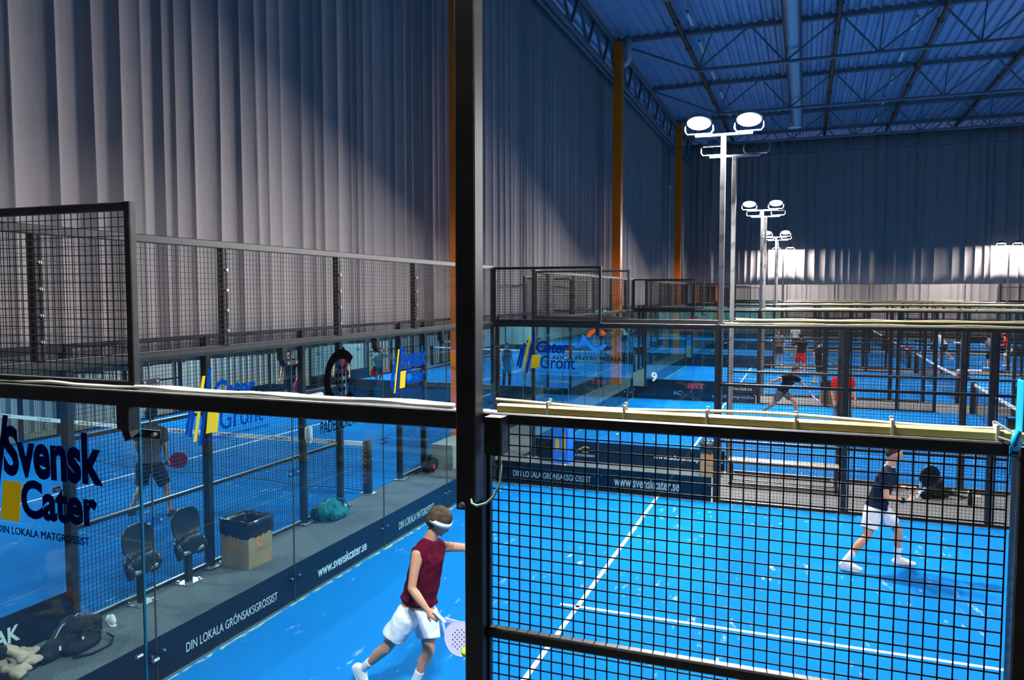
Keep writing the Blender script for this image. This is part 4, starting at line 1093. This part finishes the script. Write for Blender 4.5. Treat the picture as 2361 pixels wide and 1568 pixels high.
    # socks and shoes
    for side in 'AB':
        kn, an_, to = J['kn'+side], J['an'+side], J['to'+side]
        if o.get('sock'): blob('sock', [[(lerp(an_, kn, o.get('sockh', .38)), .043*s, ((kn-an_), F)), (lerp(an_, kn, .15), .040*s), (an_, .040*s)]], M[o['sock']], root, v, 1)
        d = to - an_; d0 = d.copy(); 
        dn = d.normalized(); sole_dir = o.get('soledir', {}).get(side)
        fd = Vector(sole_dir) if sole_dir else Vector((d.x, d.y, 0)); fd.normalize()
        un = Vector(o.get('soleup', {}).get(side, (0,0,1))); heel = an_ - un*.055*s - fd*.035*s; ball_ = heel + fd*.165*s; tip = heel + fd*.225*s
        wv = fd.cross(un)
        blob('shoe', [[(an_ - un*.01, .040*s), (heel+un*.01, .036*s), (ball_+un*.012+wv*.012, .034*s), (ball_+un*.012-wv*.012, .034*s), (heel-un*.018, .030*s)],
                      [(ball_+un*.008, .036*s), (tip+un*.002, .028*s), (ball_-un*.012, .030*s)]], M[o.get('shoe', 'shoe')], root, v, 2)
        if v < .012:
            blob('sole', [[(heel-un*.030+wv*.012, .016*s), (heel-un*.030-wv*.012, .016*s), (ball_-un*.030+wv*.020, .015*s), (ball_-un*.030-wv*.020, .015*s), (tip-un*.024, .014*s)]], M['white'], root, v, 1)
    return root, J, base

def racket(label, head, to_grip, face_n, m='racketb', grp=None, edge='grey', s=1.0, edgem=None):
    """padel racket: head centre, direction to the grip end, face normal"""
    g = Vector(to_grip).normalized(); n = Vector(face_n); n = (n - g*n.dot(g)).normalized(); a = g.cross(n)
    t = thing('padel_racket', label, 'racket', tuple(head))
    f = lambda x, y, z: tuple(a*x*s - g*y*s + n*z*s)
    mb = MB(); N = 32
    def ring(rx, ry, z): return [f(rx*cos(2*pi*k/N), ry*sin(2*pi*k/N)*(1.0 if sin(2*pi*k/N) > 0 else 1.12), z) for k in range(N)]
    rs = [ring(.118, .125, -.012), ring(.130, .138, -.014), ring(.134, .142, 0), ring(.130, .138, .014), ring(.118, .125, .012)]
    vs = [p for r in rs for p in r]; fs = [(i*N+k, i*N+(k+1)%N, (i+1)*N+(k+1)%N, (i+1)*N+k) for i in range(4) for k in range(N)]
    fs += [tuple(range(N-1,-1,-1)), tuple(range(4*N, 5*N))]
    mb.add(vs, fs); mb.build('head', M[m], t)
    mb = MB()
    for i in range(-3, 4):
        for j in range(-3, 4):
            if i*i+j*j > 10: continue
            for z in (-.0125, .0125): mb.add([f(.026*i+.006*cos(q*pi/3), .026*j+.006*sin(q*pi/3), z) for q in range(6)], [tuple(range(6))])
    mb.build('hole_pattern', M['blackv'], t)
    mb = MB()
    for e in (-1, 1): mb.bar(f(e*.075, -.11, 0), f(e*.016, -.215, 0), .020*s, .026*s)
    mb.build('throat', M[edgem or m], t)
    mb = MB(); mb.smooth = True; mb.tube([f(0, -.19, 0), f(0, -.21, 0), f(0, -.31, 0), f(0, -.325, 0), f(0, -.33, 0)], [.012*s, .017*s, .016*s, .020*s, .014*s], 10); mb.build('grip', M[edge], t)
    return t

# burgundy player in the near court
JB = dict(head=(2.373, 2.889, 1.491), neck=(2.288, 2.867, 1.322), chest=(2.274, 2.852, 1.150), waist=(2.211, 2.826, 0.815), pelvis=(2.178, 2.804, 0.670),
  shA=(2.269, 2.670, 1.265), elA=(2.274, 2.560, 1.00), wrA=(2.435, 2.531, 0.850), haA=(2.523, 2.518, 0.815),
  shB=(2.316, 3.034, 1.225), elB=(2.501, 3.167, 1.194), wrB=(2.650, 3.185, 1.082), haB=(2.710, 3.198, 1.010),
  hipA=(2.120, 2.715, 0.655), knA=(1.957, 2.662, 0.375), anA=(1.702, 2.697, 0.135), toA=(1.662, 2.610, 0.02),
  hipB=(2.258, 2.875, 0.635), knB=(2.315, 2.789, 0.350), anB=(2.191, 2.772, 0.075), toB=(2.40, 2.700, 0.0))
person('person in a burgundy sleeveless top, white shorts and white headband in the near court', JB, (.88, .10, -.38),
  dict(shirt='maroon', sleeve=0, hem=.15, shorts='whitefab', leg=.62, wide=.105, hair='hairb', hairlen=.026, curly=1, sock='whitefab', sockh=.35, shoe='shoe', loose=.014,
       soledir={'A': (.35, .1, -.9), 'B': (.9, -.35, 0)}, soleup={'A': (.85, .25, .40), 'B': (0, 0, 1)}), .0085,
  up=(.35, .05, 1), hands={'A': dict(curl=(.2, .6, -.6), grip=1.0, thumb=1), 'B': dict(curl=(.2, -.2, -1), grip=.35)})
hb = bpy.data.objects['person']
mb = MB(); mb.smooth = True
_F = Vector((.88, .10, -.38)).normalized(); _U = Vector((.35, .05, 1)); _U = (_U - _F*_U.dot(_F)).normalized(); _R = _F.cross(_U); _c = Vector(JB['head']) - Vector((2.178, 2.804, 0)) + _U*.022 - _F*.004
vs = []
for du in (-.022, .022):
    for rr_ in (.104, .110):
        for k in range(28): vs.append(tuple(_c + _U*du + _F*cos(2*pi*k/28)*rr_*1.06 + _R*sin(2*pi*k/28)*rr_*.93))
N = 28; fs = []
for k in range(N):
    k2 = (k+1) % N; fs += [(N+k, N+k2, 3*N+k2, 3*N+k), (k2, k, 2*N+k, 2*N+k2), (k, k2, N+k2, N+k), (2*N+k2, 2*N+k, 3*N+k, 3*N+k2)]
mb.add(vs, fs); mb.build('headband', M['whitefab'], hb)
racket('pale violet and white racket swung low by the burgundy player', (2.77, 2.50, .66), (-.75, .05, .55), (.4, -.8, .45), 'lilac', edge='white')

# navy polo player
JN = dict(head=(6.472, 7.689, 1.462), neck=(6.420, 7.666, 1.300), chest=(6.365, 7.633, 1.120), waist=(6.287, 7.581, 0.865), pelvis=(6.262, 7.567, 0.765),
  shA=(6.340, 7.450, 1.225), elA=(6.365, 7.361, 0.975), wrA=(6.603, 7.556, 0.905), haA=(6.693, 7.650, 0.905),
  shB=(6.444, 7.831, 1.195), elB=(6.516, 7.902, 0.974), wrB=(6.667, 7.802, 1.015), haB=(6.752, 7.762, 1.02),
  hipA=(6.215, 7.465, 0.735), knA=(6.160, 7.389, 0.450), anA=(5.902, 7.280, 0.130), toA=(6.05, 7.23, 0.0),
  hipB=(6.343, 7.690, 0.725), knB=(6.552, 7.766, 0.460), anB=(6.559, 7.808, 0.085), toB=(6.748, 7.801, 0.0))
p2, _, b2 = person('person in a navy polo shirt and white shorts, racket ready, behind the near mesh', JN, (.93, .36, -.06),
  dict(shirt='navyfab', sleeve=.62, hem=.75, shorts='whitefab', leg=.66, wide=.098, hair='shorthair', hairlen=.002, sock='whitefab', sockh=.40, shoe='shoe', collar='whitefab', loose=.012), .0085,
  hands={'A': dict(curl=(.3, .3, 1), grip=.7, thumb=1), 'B': dict(curl=(.2, -.6, -.3), grip=1.0, thumb=-1)})
def band(root, a, b, t0, t1, r, m, name='wristband'):
    mb = MB(); mb.smooth = True; p, q = lerp(a, b, t0), lerp(a, b, t1); mb.tube([tuple(p), tuple(lerp(p, q, .1)), tuple(lerp(p, q, .9)), tuple(q)], [r*.9, r, r, r*.9], 14); mb.build(name, M[m], root)
A_ = Vector(JN['elA'])-b2; B_ = Vector(JN['wrA'])-b2
band(p2, A_, B_, .70, .88, .036, 'blackcloth'); band(p2, A_, B_, .90, .97, .031, 'cyanband')
band(p2, Vector(JN['elB'])-b2, Vector(JN['wrB'])-b2, .88, .95, .030, 'blackcloth')
racket('black racket held upright in front of the navy polo player', (6.90, 7.83, 1.19), (-.42, -.15, -.80), (-.45, .80, .1), 'racketb', edge='white', edgem='racketblue')

# grey shirt player in the left court, seen from behind
JG = dict(head=(-4.267, 6.131, 1.585), neck=(-4.257, 6.125, 1.440), chest=(-4.266, 6.110, 1.253), waist=(-4.277, 6.081, 0.952), pelvis=(-4.275, 6.075, 0.843),
  shA=(-4.441, 6.043, 1.366), elA=(-4.534, 6.070, 1.092), wrA=(-4.506, 6.185, 0.880), haA=(-4.470, 6.266, 0.832),
  shB=(-4.099, 6.183, 1.352), elB=(-4.080, 6.214, 1.090), wrB=(-4.108, 6.248, 0.892), haB=(-4.095, 6.288, 0.810),
  hipA=(-4.371, 6.037, 0.796), knA=(-4.415, 6.039, 0.447), anA=(-4.562, 5.952, 0.088), toA=(-4.655, 6.087, 0.0),
  hipB=(-4.175, 6.114, 0.795), knB=(-4.038, 6.179, 0.447), anB=(-3.953, 6.153, 0.088), toB=(-3.984, 6.288, 0.0))
person('person in a grey T-shirt and dark shorts, seen from behind in the left court', JG, (-.45, .88, -.1),
  dict(shirt='greyfab', sleeve=.62, hem=.95, shorts='darkshort', leg=.85, wide=.095, hair='haird', hairlen=.018, curly=1, shoe='shoed', loose=.018, skin='skinpale'), .010,
  hands={'B': dict(grip=1.0)})
racket('pink and red racket in the hand of the grey T-shirt player', (-3.95, 6.36, .86), (-.75, -.30, -.25), (.5, -.85, .1), 'pink', edge='haird')

def posed(x, y, yaw, h, kind, flip=1):
    """generic joints for the distant players; yaw = facing, 0 looks towards +x"""
    f = Vector((cos(yaw), sin(yaw), 0)); r = Vector((sin(yaw), -cos(yaw), 0))*flip; k = h/1.8; B = Vector((x, y, 0))
    L = {'stand': dict(head=(.02,0,1.66), neck=(0,0,1.49), chest=(0,0,1.30), waist=(0,0,1.05), pelvis=(0,0,.95), shA=(0,-.19,1.43), elA=(.0,-.25,1.15), wrA=(.08,-.27,.92), haA=(.11,-.27,.84), shB=(0,.19,1.43), elB=(-.02,.26,1.15), wrB=(.10,.26,.95), haB=(.15,.25,.88),
            hipA=(0,-.10,.90), knA=(.02,-.13,.48), anA=(0,-.15,.09), toA=(.17,-.17,0), hipB=(0,.10,.90), knB=(.03,.14,.48), anB=(-.02,.16,.09), toB=(.15,.19,0)),
         'ready': dict(head=(.22,0,1.50), neck=(.13,0,1.35), chest=(.08,0,1.17), waist=(-.02,0,.93), pelvis=(-.08,0,.83), shA=(.10,-.19,1.28), elA=(.14,-.25,1.02), wrA=(.36,-.14,1.0), haA=(.44,-.09,1.02), shB=(.10,.19,1.28), elB=(.14,.25,1.02), wrB=(.36,.13,.98), haB=(.45,.10,1.0),
            hipA=(-.08,-.11,.79), knA=(.08,-.20,.44), anA=(-.04,-.26,.09), toA=(.13,-.30,0), hipB=(-.08,.11,.79), knB=(.10,.20,.44), anB=(0,.28,.09), toB=(.17,.32,0)),
         'walk': dict(head=(.04,0,1.65), neck=(.01,0,1.48), chest=(0,0,1.29), waist=(0,0,1.04), pelvis=(0,0,.94), shA=(0,-.19,1.42), elA=(-.12,-.23,1.17), wrA=(-.06,-.25,.95), haA=(-.02,-.25,.87), shB=(0,.19,1.42), elB=(.08,.24,1.16), wrB=(.28,.20,1.04), haB=(.36,.18,1.0),
            hipA=(0,-.10,.90), knA=(.18,-.11,.52), anA=(.20,-.11,.12), toA=(.37,-.12,.02), hipB=(0,.10,.90), knB=(-.04,.11,.49), anB=(-.26,.11,.14), toB=(-.12,.12,0)),
         'lunge': dict(head=(.38,-.02,1.42), neck=(.27,0,1.29), chest=(.18,0,1.13), waist=(.02,0,.90), pelvis=(-.05,0,.80), shA=(.22,-.19,1.25), elA=(.05,-.42,1.18), wrA=(-.12,-.58,1.05), haA=(-.18,-.64,1.0), shB=(.26,.18,1.20), elB=(.42,.32,1.02), wrB=(.60,.30,.86), haB=(.66,.30,.79),
            hipA=(-.05,-.10,.77), knA=(-.22,-.12,.43), anA=(-.55,-.12,.20), toA=(-.50,-.12,.03), hipB=(-.02,.10,.77), knB=(.30,.12,.52), anB=(.40,.12,.09), toB=(.58,.13,0))}[kind]
    return {n: tuple(B + (f*a + r*b)*k + Vector((0,0,c*k))) for n, (a, b, c) in L.items()}, tuple(f)
def extra(label, x, y, yaw, h, kind, o, v=.016, rk=None, flip=1):
    J, f = posed(x, y, yaw, h, kind, flip); o = dict({'hairlen': .010}, **o)
    person(label, J, f, o, v, s=h/1.8)
    if rk:
        ha = Vector(J['haB']); d = (ha - Vector(J['elB'])).normalized()
        racket(rk[0], tuple(ha + d*.24), tuple(-d), (0.3, .2, 1) if abs(d.z) < .7 else (1, .2, 0), rk[1], edge='haird')
extra('person in a navy top holding a pink racket low, far side of the left court', -9.4, 16.5, -1.2, 1.82, 'stand', dict(shirt='navyfab', shorts='navyfab', leg=.8, skin='skin', shoe='pinkshoe', hem=.8), .014, ('pink racket held low by the navy top player', 'pink'), -1)
extra('person in a dark red shirt and cap beyond the net of the left court', -8.7, 19.2-.9, -1.3, 1.80, 'stand', dict(shirt='darkred', shorts='denim', leg=1.85, cap='navyfab', hem=.9), .014)
extra('person in a pale teal top with bright pink shoes at the far left', -9.5, 21.9, -.9, 1.78, 'lunge', dict(shirt='tealfab', shorts='darkshort', leg=.7, shoe='pinkshoe', hem=.8), .014, ('red racket of the pink-shoed player', 'redfab'))
extra('long-haired person in a black sleeveless top and dark trousers behind the blue logo glass', -4.9, 23.3, -.5, 1.74, 'stand', dict(shirt='blackcloth', sleeve=0, shorts='blackcloth', leg=1.9, wide=.075, hair='hairb', long=1, skin='skinpale', loose=.006), .013, ('pale racket held down by the long-haired player', 'lilac'), -1)
extra('person in grey-blue shorts and dark shoes behind the yellow logo block', -4.25, 23.9, -1.7, 1.80, 'stand', dict(shirt='denim', shorts='denim', leg=.6, shoe='shoed', skin='skinpale', hem=.8), .015)
extra('person in a black top lunging with a lilac racket in the second court', 4.85, 19.5, -.5, 1.78, 'lunge', dict(shirt='blackcloth', shorts='greyfab', leg=.6, shoe='shoeblue', hair='hairb', hem=.8), .012, ('lilac racket swung by the lunging black top player', 'lilac'), -1)
extra('person in a bright red T-shirt and grey shorts standing behind the fence posts', 6.27, 17.0, -1.25, 1.80, 'stand', dict(shirt='redfab', shorts='denim', leg=.9, hem=1., loose=.022), .012)
extra('person in a black shirt and red shorts in the third court', 5.25, 32.3, 1.8, 1.82, 'walk', dict(shirt='blackcloth', shorts='redfab', leg=.9, wide=.11, hem=.7, loose=.02), .016, ('small red racket of the red shorts player', 'redfab'))
extra('person in black holding an olive green racket in the third court', 5.9, 28.7, .4, 1.76, 'walk', dict(shirt='blackcloth', shorts='blackcloth', leg=.9, shoe='greenp', hem=.8), .014, ('olive green racket of the player in black', 'greenp'))
extra('person all in dark clothes far back, right of the third light pole', 4.2, 36.3, -1.4, 1.80, 'stand', dict(shirt='greyfab', shorts='blackcloth', leg=.7, hem=.8), .018)
extra('person in a white shirt far back above the red shorts player', 4.9, 43.5, -1.5, 1.80, 'stand', dict(shirt='whitefab', shorts='blackcloth', leg=.8, hem=.8), .02)
extra('person in a white shirt and black shorts swinging far back on the right', 12.2, 42.4, 2.4, 1.84, 'lunge', dict(shirt='whitefab', shorts='blackcloth', leg=.8, hem=.8), .016, ('red racket of the distant white shirt player', 'redfab'))
extra('person in a red and white outfit at the far right edge', 14.6, 40.2, 2.6, 1.78, 'ready', dict(shirt='redfab', shorts='whitefab', leg=.8, cap='orangev', hem=.8), .018)
extra('person in a dark shirt in the fourth court near the right edge', 13.6, 38.6, 2.2, 1.78, 'ready', dict(shirt='denim', shorts='blackcloth', leg=.8, hem=.8), .018)
